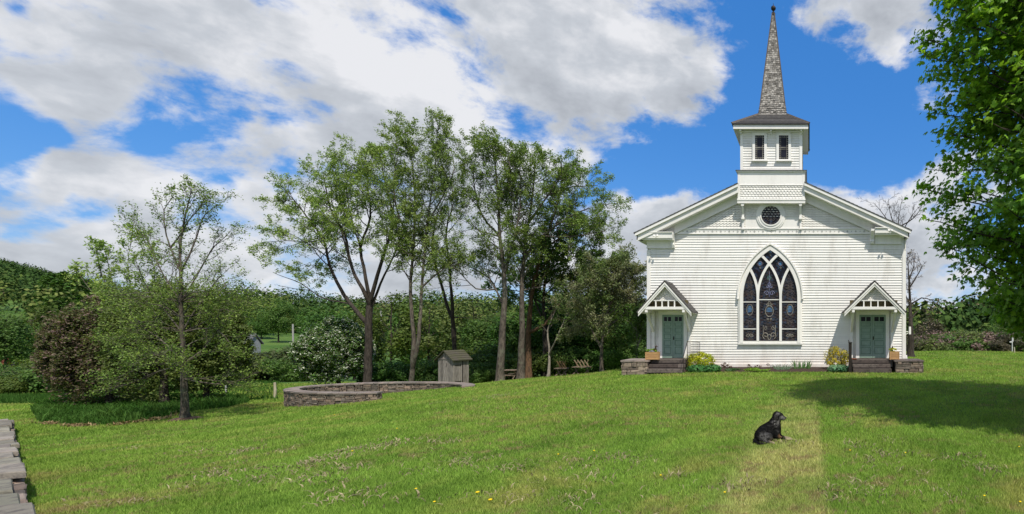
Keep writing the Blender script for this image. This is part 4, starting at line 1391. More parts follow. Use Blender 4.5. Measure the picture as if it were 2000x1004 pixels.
M_WOODLT = simple('planter_wood', (.50, .30, .13), (.36, .20, .09), 5, .7, .3, 25, stretch=(1, 1, 6), island=.15)
M_SOIL = simple('soil', (.035, .022, .015), (.06, .04, .03), 20, .95, .8, 60)
def leafmat(name, c1, c2, trans=.35, isl=.35, clump=0.0, spec=.2, rough=.55):
    m, t = mat_new(name); g = NG(t)
    ge = g.n('ShaderNodeNewGeometry'); r = ge.outputs['Random Per Island']
    oi = g.n('ShaderNodeObjectInfo')
    tcn = g.n('ShaderNodeTexCoord')
    col = g.mix(g.ramp(g.noise(tcn.outputs['Object'], .8, 3), .35, .65), c1, c2)
    hsv = g.n('ShaderNodeHueSaturation'); g.l(col, hsv.inputs['Color'])
    v = g.math('MULTIPLY', g.ramp(r, 0, 1, 1-isl, 1+isl, smooth=False), g.ramp(oi.outputs['Random'], 0, 1, .85, 1.15, smooth=False))
    g.l(v, hsv.inputs['Value'])
    g.l(g.ramp(g.math('FRACT', g.math('MULTIPLY', r, 7.77)), 0, 1, .488, .512, smooth=False), hsv.inputs['Hue'])
    p = g.n('ShaderNodeBsdfPrincipled'); g.l(hsv.outputs[0], p.inputs['Base Color']); p.inputs['Roughness'].default_value = rough; p.inputs['Specular IOR Level'].default_value = spec
    tr = g.n('ShaderNodeBsdfTranslucent'); g.l(g.mix(1.0, hsv.outputs[0], (1.3, 1.35, .6), 'MULTIPLY'), tr.inputs[0])
    ms = g.n('ShaderNodeMixShader'); ms.inputs[0].default_value = trans
    g.l(p.outputs[0], ms.inputs[1]); g.l(tr.outputs[0], ms.inputs[2])
    o = g.n('ShaderNodeOutputMaterial'); g.l(ms.outputs[0], o.inputs[0])
    return m
L_YEL = leafmat('golden_leaves', (.55, .55, .03), (.40, .47, .03))
L_YELB = leafmat('gold_bronze_leaves', (.52, .42, .05), (.34, .31, .05))
L_HOSTA = leafmat('hosta_leaves', (.05, .15, .045), (.07, .20, .05), .2)
L_HOSTAV = leafmat('variegated_leaves', (.22, .36, .20), (.05, .17, .07), .2, .5)
L_RED = leafmat('maroon_leaves', (.10, .035, .03), (.07, .06, .03), .2)
L_LIME = leafmat('lime_leaves', (.20, .33, .03), (.15, .27, .03), .3)
L_IRIS = leafmat('iris_leaves', (.12, .22, .08), (.09, .20, .05), .3)
L_SAGE = leafmat('silver_leaves', (.25, .34, .24), (.16, .24, .15), .2)
L_DKG = leafmat('dark_low_leaves', (.035, .10, .02), (.05, .13, .03), .3)

def leafcloud(C, R, n, size, rng, clumps=0, up=.3, aspect=.55, shell=.5, csz=.28):
    """n leaf quads inside the ellipsoid C,R; grouped in clumps"""
    def ballpts(k, sh):
        d = rng.normal(size=(k, 3)); d /= np.linalg.norm(d, axis=1)[:, None]
        return d * (rng.random(k)[:, None] ** (1/3.) * (1-sh) + sh)
    if clumps:
        cc = ballpts(clumps, shell) * (1-csz*.6); idx = rng.integers(0, clumps, n)
        rr = csz * rng.uniform(.6, 1.3, clumps)
        p = cc[idx] + ballpts(n, .3) * rr[idx][:, None]
        cen_ = cc[idx]*.8
    else: p = ballpts(n, shell); cen_ = 0
    return quads(np.asarray(C) + p*np.asarray(R), size, rng, up, aspect, (p - cen_))

def quads(P, size, rng, up=.3, aspect=.55, outw=None):
    n = len(P)
    nrm = rng.normal(size=(n, 3)); nrm[:, 2] = abs(nrm[:, 2]) + up
    if outw is not None:
        o = outw/(np.linalg.norm(outw, axis=1)[:, None]+1e-6)
        nrm = rng.normal(size=(n, 3))*.55 + o*1.1; nrm[:, 2] += up*.6
    nrm = nrm; nrm /= np.linalg.norm(nrm, axis=1)[:, None]
    a = rng.normal(size=(n, 3)); a -= nrm*(a*nrm).sum(1)[:, None]; a /= np.linalg.norm(a, axis=1)[:, None]
    b = np.cross(nrm, a)
    s = (size*rng.uniform(.65, 1.35, n))[:, None]
    V = np.stack([P - a*s*.5, P + b*s*aspect*.5 - a*s*.05, P + a*s*.5, P - b*s*aspect*.5 - a*s*.05], 1)
    return V.reshape(-1, 3)

def leaf_obj(name, V, mat, parent=None, o0=None):
    n = len(V)//4
    if parent is not None: V = V - np.array(wloc(parent))
    elif o0 is not None: V = V - np.array(o0)
    me = raw_mesh(name, V, np.arange(n*4).reshape(n, 4), mat)
    return add_obj(name, me, parent, tuple(o0) if (o0 is not None and parent is None) else None)

M_TWIG = simple('twig_bark', (.10, .085, .07), (.06, .05, .04), 8, .9, .3)
def shrub(name, label, cat, c, R, n, size, mat, seed, clumps=30, group=None, up=.3, shell=.3, twigs=14, aspect=.55):
    rng = np.random.default_rng(seed); z0 = gzf(c[0], c[1])
    e = thing(name, label, cat, (c[0], c[1], z0), group)
    b = MB()
    for i in range(twigs):
        a = rng.uniform(0, 6.28); r = rng.uniform(.2, .8)
        tip = (c[0]+R[0]*r*math.cos(a), c[1]+R[1]*r*math.sin(a), z0+R[2]*rng.uniform(1.0, 1.85))
        b.tube([(c[0]+.05*R[0]*math.cos(a), c[1], z0-.03), ((c[0]*.4+tip[0]*.6), (c[1]*.4+tip[1]*.6), z0+(tip[2]-z0)*.55), tip], [.02*R[2]+.004, .012*R[2]+.003, .003], 4, False)
    b.build('stem', M_TWIG, e)
    leaf_obj('foliage', leafcloud((c[0], c[1], z0+R[2]*.98), R, n, size, rng, clumps, up, aspect, shell), mat, e)
    return e

def planter(px0, px1, Y, z0, z1, lab, seed):
    x0, x1 = X_(px0, Y), X_(px1, Y); dy = .3
    e = thing('planter_box', lab, 'planter', ((x0+x1)/2, Y+dy/2, z0))
    b = MB(); nb = 3; hh = (z1-z0)/nb; t = .02
    for i in range(nb):
        za, zb = z0+hh*i+.004+(0.02 if i == 0 else 0), z0+hh*(i+1)-.003
        b.box(x0, x1, Y, Y+t, za, zb); b.box(x0, x1, Y+dy-t, Y+dy, za, zb); b.box(x0, x0+t, Y+t, Y+dy-t, za, zb); b.box(x1-t, x1, Y+t, Y+dy-t, za, zb)
    for xx in (x0-.006, x1-.034): b.box(xx, xx+.04, Y-.012, Y-.001, z0, z1)
    b.build('box', M_WOODLT, e)
    b = MB(); b.box(x0+t, x1-t, Y+t, Y+dy-t, z0+.02, z1-.03); b.build('soil', M_SOIL, e)
    rng = np.random.default_rng(seed); xc = (x0+x1)/2; w = x1-x0
    leaf_obj('plant', np.concatenate([leafcloud((xc-.05, Y+dy/2, z1+.06), (w*.46, .16, .12), 260, .07, rng, 12)]), L_LIME if seed == 1 else L_YEL, e)
    leaf_obj('dark_sprig', leafcloud((xc+w*.25*(1 if seed == 1 else -1), Y+dy/2, z1+.13), (w*.18, .1, .18), 90, .07, rng, 6), L_RED, e)
planter(1260.5, 1286, 26.75, .59, .97, 'pale wooden planter box with green and dark plants on the left platform', 1)
planter(1738, 1756.5, 26.9, .59, .99, 'small pale wooden planter box with gold and dark plants on the right platform', 2)
# terracotta dish by the right door
def dish():
    x, Y = X_(1669, 27.2), 27.2
    b = MB(); b.lathe((x, Y, .585), [(.10, 0), (.14, .045), (.125, .045), (.11, .02)], 14)
    o = b.build('terracotta_dish', simple('terracotta', (.42, .15, .08), (.34, .12, .06), 6, .8, .2), at=(x, Y, .585))
    tag(o, 'shallow terracotta dish on the step left of the right door', 'dish')
dish()

# ---- flower bed along the church
def bed():
    x0, x1 = X_(1340, 27.4), X_(1664, 27.3)
    b = MB(); n = 60; rnd = random.Random(2)
    v = []
    for i in range(n+1):
        x = x0+(x1-x0)*i/n; yf = 26.75+rnd.uniform(-.06, .06)
        v += [(x, yf, .005), (x, yf+.15, .07+rnd.uniform(0, .03)), (x, 27.6, .13+rnd.uniform(0, .03)), (x, D-.02, .16)]
    f = []
    for i in range(n):
        for j in range(3): f.append((i*4+j, (i+1)*4+j, (i+1)*4+j+1, i*4+j+1))
    b.add(v, f); o = b.build('flower_bed_soil', M_SOIL, smooth=True); tag(o, kind='structure')
    def at(px, Y): return (X_(px, Y), Y)
    shrub('golden_shrub', 'bright yellow rounded shrub against the wall beside the left steps', 'shrub', at(1368, 27.3), (.82, .5, .50), 3600, .075, L_YEL, 3, 60)
    shrub('golden_shrub', 'yellow bronze twiggy shrub against the wall beside the right steps', 'shrub', at(1634, 27.3), (.66, .5, .62), 2600, .075, L_YELB, 4, 44, shell=.5)
    for px, rx, lab, mt, sd in ((1362, .55, 'low bluish green hosta clump under the left golden shrub', L_HOSTA, 1), (1392, .42, 'low bluish green hosta clump at the right end of the left golden shrub', L_HOSTA, 2), (1638, .55, 'white edged green hosta clump under the right golden shrub', L_HOSTAV, 3)):
        shrub('hosta', lab, 'hosta', at(px, 26.75), (rx, .3, .19), 420, .16, mt, 20+sd, 0, up=.8, shell=.4, twigs=4)
    for px, lab, s in ((1418, 'leggy little maroon and green bush at the left of the flower bed', 1.5), (1462, 'small maroon plant left of the gothic window centre', 1), (1481, 'small maroon plant behind the middle of the lime ground cover', .95), (1505, 'small maroon plant under the middle of the gothic window', 1.1)):
        shrub('maroon_plant', lab, 'plant', at(px, 27.7), (.24*s, .18, .17*s), int(170*s), .06, L_RED, int(px), 8, twigs=10)
    shrub('lime_ground_cover', 'low bright lime green mat of ground cover below the gothic window', 'ground cover plant', at(1483, 26.95), (.75, .3, .11), 1800, .05, L_LIME, 7, 40, up=.8, twigs=2)
    shrub('dark_ground_cover', 'low dark green mat of ground cover left of the lime mat', 'ground cover plant', at(1432, 27.0), (.5, .25, .10), 900, .05, L_DKG, 8, 22, up=.8, twigs=2)
    # strap-leaved clumps
    for nm, lab, px, Y, n, h, sp, mt in (('iris_clump', 'upright clump of sword shaped iris leaves right of the gothic window', 1566, 27.5, 60, .52, .38, L_IRIS),
                                       ('silver_clump', 'spiky silver green clump right of the lime ground cover', 1527, 27.2, 46, .34, .30, L_SAGE),
                                       ('pale_tuft', 'tiny pale green tuft at the front of the flower bed', 1425, 26.8, 14, .16, .10, L_SAGE)):
        rnd = random.Random(px); x0_ = X_(px, Y); b = MB()
        for i in range(n):
            x = x0_+rnd.uniform(-sp, sp); y = Y+rnd.uniform(-.15, .15); hh = h*rnd.uniform(.55, 1); w = .028
            lx = (x-x0_)*.35 + rnd.uniform(-.1, .1) if nm == 'iris_clump' else (x-x0_)*1.0+rnd.uniform(-.2, .2)
            b.add([(x-w/2, y, .08), (x+w/2, y, .08), (x+w*.5+lx*.4, y-.02, .08+hh*.6), (x-w*.5+lx*.4, y-.02, .08+hh*.6), (x+lx, y-.05, .08+hh)], [(0,1,2,3), (3,2,4)])
        o = b.build(nm, mt, at=(x0_, Y, .08)); tag(o, lab, 'plant')
bed()

# ---- outhouse
M_OUT = simple('silver_grey_boards', (.26, .235, .21), (.12, .105, .095), 4, .9, .5, 20, stretch=(7, 7, .7), island=.35)
M_MOSS = simple('mossy_roof', (.08, .07, .058), (.07, .072, .038), 3, .95, .6, 14)
def outhouse():
    # placed by its near corner; front (door) faces the camera's right, gable to the left
    Yc = 32.6
    P = np.array([X_(884.5, Yc), Yc]); z0 = gzf(*P) - .05
    th = math.radians(72)
    u = np.array([math.cos(th), math.sin(th)])      # along the door face to the right
    v = np.array([-math.cos(math.radians(28)), math.sin(math.radians(28))])*1  # along the gable face to the left/back
    v = np.array([-.951, .309])
    Wd, Wg = 1.04, 1.14; H = 1.66; Hr = .46
    e = thing('outhouse', 'small weathered grey board outhouse with mossy gable roof and crescent moon cut in its side', 'outhouse', (P[0], P[1], z0))
    def p(a, c, z): q = P + u*a + v*c; return (q[0], q[1], z0+z)
    rnd = random.Random(9)
    def boards(b, a0, c0, a1, c1, zt0, zt1, n, nrm, skip=None):
        for i in range(n):
            t0, t1 = (i+.03)/n, (i+.97)/n; o = rnd.uniform(0, .008)
            A = (a0+(a1-a0)*t0, c0+(c1-c0)*t0); B_ = (a0+(a1-a0)*t1, c0+(c1-c0)*t1)
            zb = rnd.uniform(-.03, .05)
            h0 = zt0(t0); h1 = zt0(t1); 
            if zt1 is not None: pass
            q = []
            for (dd) in (o, -.02):
                for (Q, zz) in ((A, zb), (B_, zb), (B_, h1), (A, h0)):
                    x, y, z = p(Q[0], Q[1], zz); q.append((x+nrm[0]*dd, y+nrm[1]*dd, z))
            b.add(q, [(0,1,2,3), (7,6,5,4), (0,4,5,1), (1,5,6,2), (2,6,7,3), (3,7,4,0)])
    nu = np.array([u[1], -u[0]]); nv = np.array([v[1], -v[0]]); 
    if nu[1] > 0: nu = -nu
    nv = np.array([-v[1], v[0]]); 
    if nv[0] > 0 and nv[1] > 0: nv = -nv
    if nv[1] > 0: nv = -nv
    b = MB()
    boards(b, 0, 0, 0, Wg, lambda t: H + Hr*(1-abs(2*t-1)), None, 6, nv)       # gable
    boards(b, Wd, 0, Wd, Wg, lambda t: H + Hr*(1-abs(2*t-1)), None, 6, u)
    boards(b, 0, Wg, Wd, Wg, lambda t: H, None, 6, v)
    w = b.build('wall', M_OUT, e)
    b = MB(); boards(b, Wd*.64, 0, Wd, 0, lambda t: H-.03, None, 3, nu); boards(b, 0, 0, Wd*.10, 0, lambda t: H-.03, None, 1, nu); b.build('front_wall', M_OUT, e)
    b = MB(); boards(b, Wd*.11, 0, Wd*.58, 0, lambda t: H-.14, None, 4, nu); dr = b.build('door', M_OUT, e)
    b = MB()
    for zz in (.35, 1.3):
        b = MB(); q0 = np.array(p(Wd*.12, 0, zz)); q1 = np.array(p(Wd*.5, 0, zz)); n3 = np.array([nu[0], nu[1], 0])*.022
        b.bar(q0+n3, q1+n3, .03, .02); b.build('hinge', M_BLACK, dr)
    b = MB(); inn = .06; b.hexa([p(inn, inn, 0), p(Wd-inn, inn, 0), p(Wd-inn, Wg-inn, 0), p(inn, Wg-inn, 0), p(inn, inn, H-.05), p(Wd-inn, inn, H-.05), p(Wd-inn, Wg-inn, H-.05), p(inn, Wg-inn, H-.05)]); b.build('inside', M_DARK, e)
    # crescent moon on the gable side
    b = MB(); mc = (Wg*.47, 1.32); pts = []
    n3 = np.array([nv[0], nv[1], 0])*.012
    for i in range(13):
        a = math.radians(-90+180*i/12); pts.append((mc[0]-.0-.07*math.cos(a)+.0, mc[1]+.15*math.sin(a)))
    for i in range(12, -1, -1):
        a = math.radians(-90+180*i/12); pts.append((mc[0]-.03*math.cos(a), mc[1]+.15*math.sin(a)))
    vv = [tuple(np.array(p(0, c, z))+n3) for c, z in pts]
    b.add(vv, [(i, i+1, 24-i, 25-i) for i in range(12)]); b.build('moon_cutout', M_DARK, e)
    # trim board under the gable
    b = MB(); b.bar(np.array(p(0, 0, H))+n3*1.5, np.array(p(0, Wg, H))+n3*1.5, .05, .02); b.build('trim', M_OUT, e)
    # roof, ridge runs along u at mid gable
    ov = .14; b = MB()
    for c_e, c_r in ((-ov, Wg/2), (Wg+ov, Wg/2)):
        ze = H + Hr*(1-abs(2*(c_e)/Wg-1)) if 0 <= c_e <= Wg else H - Hr*2*ov/Wg
        N = 5
        for i in range(N):
            t0, t1 = i/N, (i+1)/N
            ca, cb = c_e+(c_r-c_e)*t0, c_e+(c_r-c_e)*t1; za, zb = ze+(H+Hr-ze)*t0, ze+(H+Hr-ze)*t1
            b.hexa([p(-ov, ca, za+.01), p(Wd+ov, ca, za+.01), p(Wd+ov, cb, zb+.01), p(-ov, cb, zb+.01), p(-ov, ca, za+.075), p(Wd+ov, ca, za+.075), p(Wd+ov, cb, zb+.04), p(-ov, cb, zb+.04)])
    b.build('roof', M_MOSS, e)
outhouse()

# ---- picnic furniture under the trees
M_OLDWOOD = simple('old_picnic_wood', (.22, .17, .12), (.12, .09, .07), 6, .9, .3, 20, island=.3)
M_PALEWOOD = simple('pale_slats', (.48, .38, .25), (.36, .27, .17), 6, .8, .3, 20, island=.2)
M_TANWOOD = simple('tan_slats', (.26, .17, .085), (.17, .11, .06), 6, .8, .3, 20, island=.2)
def table(px0, px1, Y, lab, rot=0.0, mat=None):
    xa, xb = X_(px0, Y), X_(px1, Y); xc = (xa+xb)/2; L = xb-xa; z0 = gzf(xc, Y)
    e = thing('picnic_table', lab, 'picnic table', (xc, Y, z0)); mat = mat or M_OLDWOOD
    for nm, y0, y1, z in (('tabletop', -.35, .35, .72), ('bench', -.72, -.46, .43), ('bench', .46, .72, .43)):
        b = MB(); n = 5 if nm == 'tabletop' else 2
        for i in range(n):
            a = y0+(y1-y0)*i/n; c = y0+(y1-y0)*(i+1)/n-.012
            b.box(xa, xb, Y+a, Y+c, z0+z, z0+z+.04)
        b.build(nm, mat, e)
    for x in (xa+L*.15, xb-L*.15):
        b = MB(); b.bar((x, Y-.55, z0-.05), (x, Y+.25, z0+.71), .09, .04); b.bar((x+.05, Y+.55, z0-.05), (x+.05, Y-.25, z0+.71), .09, .04); b.box(x-.02, x+.02, Y-.68, Y+.68, z0+.36, z0+.425)
        b.build('leg_frame', mat, e)
    return e
table(984, 1010, 37, 'grey picnic table half hidden behind the two middle tree trunks')
def slat_bench(px0, px1, Y, lab, mat, n, zt):
    """bench with a back of splayed slats"""
    xa, xb = X_(px0, Y), X_(px1, Y); xc = (xa+xb)/2; L = xb-xa; z0 = gzf(xc, Y)
    e = thing('slatted_bench', lab, 'bench', (xc, Y, z0))
    b = MB()
    for i in range(4): b.box(xa-.1, xb+.1, Y-.30+i*.14, Y-.18+i*.14, z0+.50, z0+.54)
    b.build('seat', M_OLDWOOD, e)
    for i in range(n):
        x = xa+.12+(L-.24)*i/(n-1); b = MB()
        b.bar((x-.13, Y-.1, z0+zt), (x+.10, Y+.12, z0+.50), .055, .03)
        b.bar((x+.09, Y-.06, z0+zt), (x-.08, Y+.16, z0+.50), .055, .03)
        b.build('back_slat', mat, e)
    for x in (xa+.1, xb-.1):
        b = MB(); b.bar((x-.25, Y-.2, z0-.05), (x+.2, Y+.1, z0+.5), .06, .04); b.bar((x+.25, Y-.16, z0-.05), (x-.2, Y+.14, z0+.5), .06, .04); b.build('leg', M_OLDWOOD, e)
slat_bench(1089, 1106, 36.0, 'brown slatted wooden bench under the pale forked tree', M_TANWOOD, 3, .98)
slat_bench(1123, 1150, 37.2, 'pale slatted wooden bench standing nearer the church', M_PALEWOOD, 4, .98)

# ---- dog
def build_dog():
    O = Vector((X_(1508, 10.7), 10.75, gzf(X_(1508, 10.7), 10.7)))
    prim = []
    def cap(a, b_, ra, rb): prim.append((Vector(a), Vector(b_), ra, rb))
    S = 1.0
    cap((-.21, -.06, .15), (-.16, .06, .19), .135, .145)
    cap((-.16, .06, .19), (-.06, .18, .245), .145, .14)
    cap((-.06, .18, .245), (.03, .27, .29), .14, .13)
    cap((.03, .27, .29), (.055, .28, .20), .13, .11)
    cap((.02, .26, .32), (.07, .275, .43), .125, .095)
    cap((.07, .275, .43), (.09, .265, .49), .095, .092)
    cap((.085, .265, .50), (.135, .255, .495), .094, .078)
    cap((.13, .255, .49), (.225, .23, .455), .060, .040)
    cap((.13, .255, .465), (.21, .235, .435), .048, .032)
    # near hind leg folded
    cap((-.20, -.10, .12), (-.05, -.17, .13), .115, .085)
    cap((-.05, -.17, .12), (-.13, -.22, .05), .075, .035)
    cap((-.13, -.22, .045), (.0, -.26, .035), .036, .030)
    cap((.0, -.26, .03), (.05, -.27, .025), .030, .026)
    # belly
    cap((-.12, -.02, .12), (.02, .16, .14), .11, .10)
    # forelegs
    cap((.06, .20, .24), (.10, .12, .08), .075, .048)
    cap((.10, .12, .07), (.28, .07, .035), .040, .026)
    cap((.28, .07, .033), (.40, .05, .026), .028, .024)
    cap((.07, .32, .22), (.13, .27, .06), .07, .045)
    cap((.13, .27, .055), (.27, .22, .034), .038, .026)
    cap((.27, .22, .033), (.36, .20, .026), .028, .024)
    # tail along the ground
    cap((-.30, -.06, .10), (-.33, -.18, .04), .045, .035); cap((-.33, -.18, .04), (-.25, -.30, .03), .035, .03); cap((-.25, -.30, .03), (-.12, -.34, .025), .03, .015)
    b = MB()
    for a, c, ra, rb in prim:
        n = 7
        d = c-a; L = d.length
        if L < 1e-6: continue
        un = d/L; pts = []; rr = []
        for i in range(n+1):
            t = math.pi/2*(1-i/n); pts.append(a - un*ra*math.sin(t)); rr.append(max(.001, ra*math.cos(t)))
        for i in range(1, n+1):
            t = math.pi/2*i/n; pts.append(c + un*rb*math.sin(t)); rr.append(max(.001, rb*math.cos(t)))
        b.tube(pts, rr, 16)
    o = b.build('dog', None)
    md = o.modifiers.new('r', 'REMESH'); md.mode = 'VOXEL'; md.voxel_size = .011; md.use_smooth_shade = True
    ms = o.modifiers.new('s', 'SMOOTH'); ms.factor = .6; ms.iterations = 5
    dg = bpy.context.evaluated_depsgraph_get(); dg.update()
    me = bpy.data.meshes.new_from_object(o.evaluated_get(dg))
    bpy.data.objects.remove(o)
    # fur colour: black saddle, grey flank, pale muzzle, cream paws
    m, t = mat_new('dog_fur'); g = NG(t)
    tcn = g.n('ShaderNodeTexCoord'); v = tcn.outputs['Object']; sp = g.n('ShaderNodeSeparateXYZ'); g.l(v, sp.inputs[0])
    def ball(c, r0, r1):
        n = g.n('ShaderNodeVectorMath', operation='DISTANCE'); g.l(v, n.inputs[0]); n.inputs[1].default_value = c
        return g.ramp(n.outputs['Value'], r0, r1, 1, 0)
    nz = g.noise(v, 22, 5, .7); nzs = g.noise(g.vscale(v, (1, 1, 2.5)), 14, 4, .6)
    col = g.mix(g.ramp(nzs, .50, .68, 0, .6), (.006, .006, .006), (.055, .052, .05))
    fl = g.math('MULTIPLY', ball((-.12, -.22, .13), .06, .17), g.ramp(nz, .35, .6)); col = g.mix(fl, col, (.15, .145, .135))
    ru = g.math('MULTIPLY', ball((.06, .16, .36), .04, .12), g.ramp(nz, .46, .6)); col = g.mix(ru, col, (.17, .165, .155))
    mz = g.math('MULTIPLY', ball((.19, .19, .445), .035, .085), g.ramp(nz, .3, .55)); col = g.mix(mz, col, (.22, .21, .195))
    mz = g.math('MULTIPLY', ball((.10, .2, .56), .02, .06), g.ramp(nz, .35, .6)); col = g.mix(g.math('MULTIPLY', mz, .7), col, (.22, .21, .20))
    for c in ((.36, .05, .03), (.33, .20, .03), (.06, -.27, .03)): col = g.mix(g.math('MULTIPLY', ball(c, .06, .13), .85), col, (.42, .34, .23))
    col = g.mix(ball((.15, .12, .08), .02, .08), col, (.16, .09, .04))
    g.out(col, .85, g.bump(g.noise(g.vscale(v, (1, 1, .35)), 45, 5), 1.0, .02), .15)
    me.materials.clear(); me.materials.append(m)
    dog = add_obj('dog', me, None, tuple(O)); dog.scale = (.96, .96, .90); tag(dog, 'black and grey old dog with pale muzzle and paws lying on the lawn, looking right', 'dog')
    # short fur: little tapered strands over the body
    rng = np.random.default_rng(3)
    nf = len(me.polygons); cen = np.empty(nf*3); me.polygons.foreach_get('center', cen); cen = cen.reshape(-1, 3)
    nor = np.empty(nf*3); me.polygons.foreach_get('normal', nor); nor = nor.reshape(-1, 3)
    k = rng.integers(0, nf, 16000); P = cen[k]; N = nor[k]
    flow = np.array([-.5, -.6, -.45]) + rng.normal(0, .25, (len(k), 3)); flow -= N*(flow*N).sum(1)[:, None]*.8
    flow /= np.linalg.norm(flow, axis=1)[:, None]; side = np.cross(flow, N)
    hl = rng.uniform(.014, .042, len(k))[:, None]*np.where(P[:, 2:3] < .05, .4, 1)*np.where(P[:, 0:1] > .1, .45, 1)
    V = np.stack([P-side*.003, P+side*.003, P+(flow*.85+N*.45)*hl], 1).reshape(-1, 3)
    add_obj('fur', raw_mesh('fur', V, np.arange(len(V)).reshape(-1, 3), m), dog)
    ol = wloc(dog)
    def part(nm, mb, mt): 
        mb.v = [tuple(Vector(q)+ol) for q in mb.v]; return mb.build(nm, mt, dog, True)
    mdk = simple('dog_dark', (.012, .011, .010), (.055, .05, .046), 30, .7, 0, spec=.2)
    for s, yy in ((-1, .175), (1, .352)):
        b = MB(); b.ell((.06, yy-.0, .475), (.045, .016, .075), 10, 8); part('ear', b, mdk)
    b = MB(); b.ell((.262, .22, .462), (.020, .022, .018), 8, 6); part('nose', b, mdk)
    for yy in (.185, .320):
        b = MB(); b.ell((.165, yy, .528), (.011, .009, .010), 8, 6); part('eye', b, simple('dog_eye', (.03, .015, .006), None, 5, .1, 0, spec=.8))
build_dog()

# ---- dandelions
def dandelions():
    my = simple('dandelion_yellow', (.80, .58, .01), (.75, .5, .01), 8, .8, 0)
    rnd = random.Random(1)
    spots = [(932,971),(957,986),(848,988),(1160,886),(688,886),(775,841),(653,813),(812,962),(1660,885),(1768,890),(1990,878),(1992,988),(1922,976),(1090,893),(1290,935),(1415,969)]
    mb = MB(); mb.tube([(0, 0, 0), (.005, 0, .05)], .003, 5); st = mb
    proto = None
    for i, (px, py) in enumerate(spots):
        x, y = ground_at(px, py); z = gzf(x, y)
        r = .030 if i < 2 else .022
        e = thing('dandelion', 'yellow dandelion flower in the mown lawn', 'dandelion', (x, y, z), 'dandelions dotted over the lawn')
        if proto is None:
            b = MB(); b.tube([(x, y, z), (x+.005, y, z+.06)], .003, 5, False); s = b.build('stalk', M_BLADE, e)
            b = MB(); b.lathe((x+.005, y, z+.058), [(.006, -.006), (.024, .004), (.026, .010), (.016, .016), (.004, .017)], 10); h = b.build('flower_head', my, e)
            proto = (s, h)
        else:
            for c in proto:
                d = c.copy(); COL.objects.link(d); d.parent = e
        e.scale = (.95, .95, 1.0) if r > .025 else (.62, .62, .8)
    bpy.data.objects['dandelion']['label'] = 'larger yellow dandelion nearest the bottom edge, left of its neighbour'
    bpy.data.objects['dandelion.001']['label'] = 'larger yellow dandelion nearest the bottom edge, right of its neighbour'
dandelions()

# ---- stakes, poles, far house, farm machines
def simple_post(name, label, cat, px, pyb, pyt, w, mat, Y=None, cross=False, group=None):
    if Y is None: x, Y = ground_at(px, pyb)
    else: x = X_(px, Y)
    zb = gzf(x, Y); zt = Z_(pyt, Y)
    b = MB(); b.tube([(x, Y, zb-.2), (x+w*.2, Y, (zb+zt)/2), (x, Y, zt)], [w/2, w/2*.95, w/2*.85], 8)
    if cross: b.box(x-.9, x+.9, Y-.06, Y+.06, zt-.9, zt-.78)
    o = b.build(name, mat, at=(x, Y, zb)); tag(o, label, cat, group)
M_STAKE = simple('bare_stake', (.50, .45, .34), (.36, .32, .22), 3, .8, .2)
M_WHITEPOST = simple('white_post', (.62, .62, .60), (.5, .5, .48), 3, .7, .1)
M_POLE = simple('grey_pole', (.36, .35, .33), (.28, .27, .25), 3, .8, .2)
simple_post('wooden_stake', 'crooked pale wooden stake standing left of the round stone wall', 'stake', 536.5, 779, 747, .13, M_STAKE)
simple_post('white_post', 'short white post in the meadow, left of the crooked wooden stake', 'post', 441, 768, 752, .10, M_WHITEPOST)
simple_post('utility_pole', 'pale utility pole in the far clearing, left of the white flowering tree', 'utility pole', 572, 676, 633, .36, M_POLE, 120)
simple_post('utility_pole', 'small pale pole on the far hillside behind the tall trees', 'utility pole', 744, 632, 606, .45, M_POLE, 170)
simple_post('roadside_post', 'short weathered post beside the far road on the right', 'post', 1981, 692, 678, .10, M_STAKE, 46.0)
def road_sign():
    Y = 52; x = X_(1977, Y); b = MB(); z = gzf(x, Y)
    b.tube([(x, Y, z-.1), (x, Y, Z_(660, Y))], .05, 6); b.box(x-.24, x+.0, Y-.04, Y+.04, Z_(669, Y), Z_(666.5, Y)); b.box(x-.02, x+.10, Y-.05, Y+.05, Z_(667, Y), Z_(659, Y))
    o = b.build('mailbox_post', M_WHITEPOST, at=(x, Y, z)); tag(o, 'white bracketed post seen under the maple branches by the road', 'post')
road_sign()

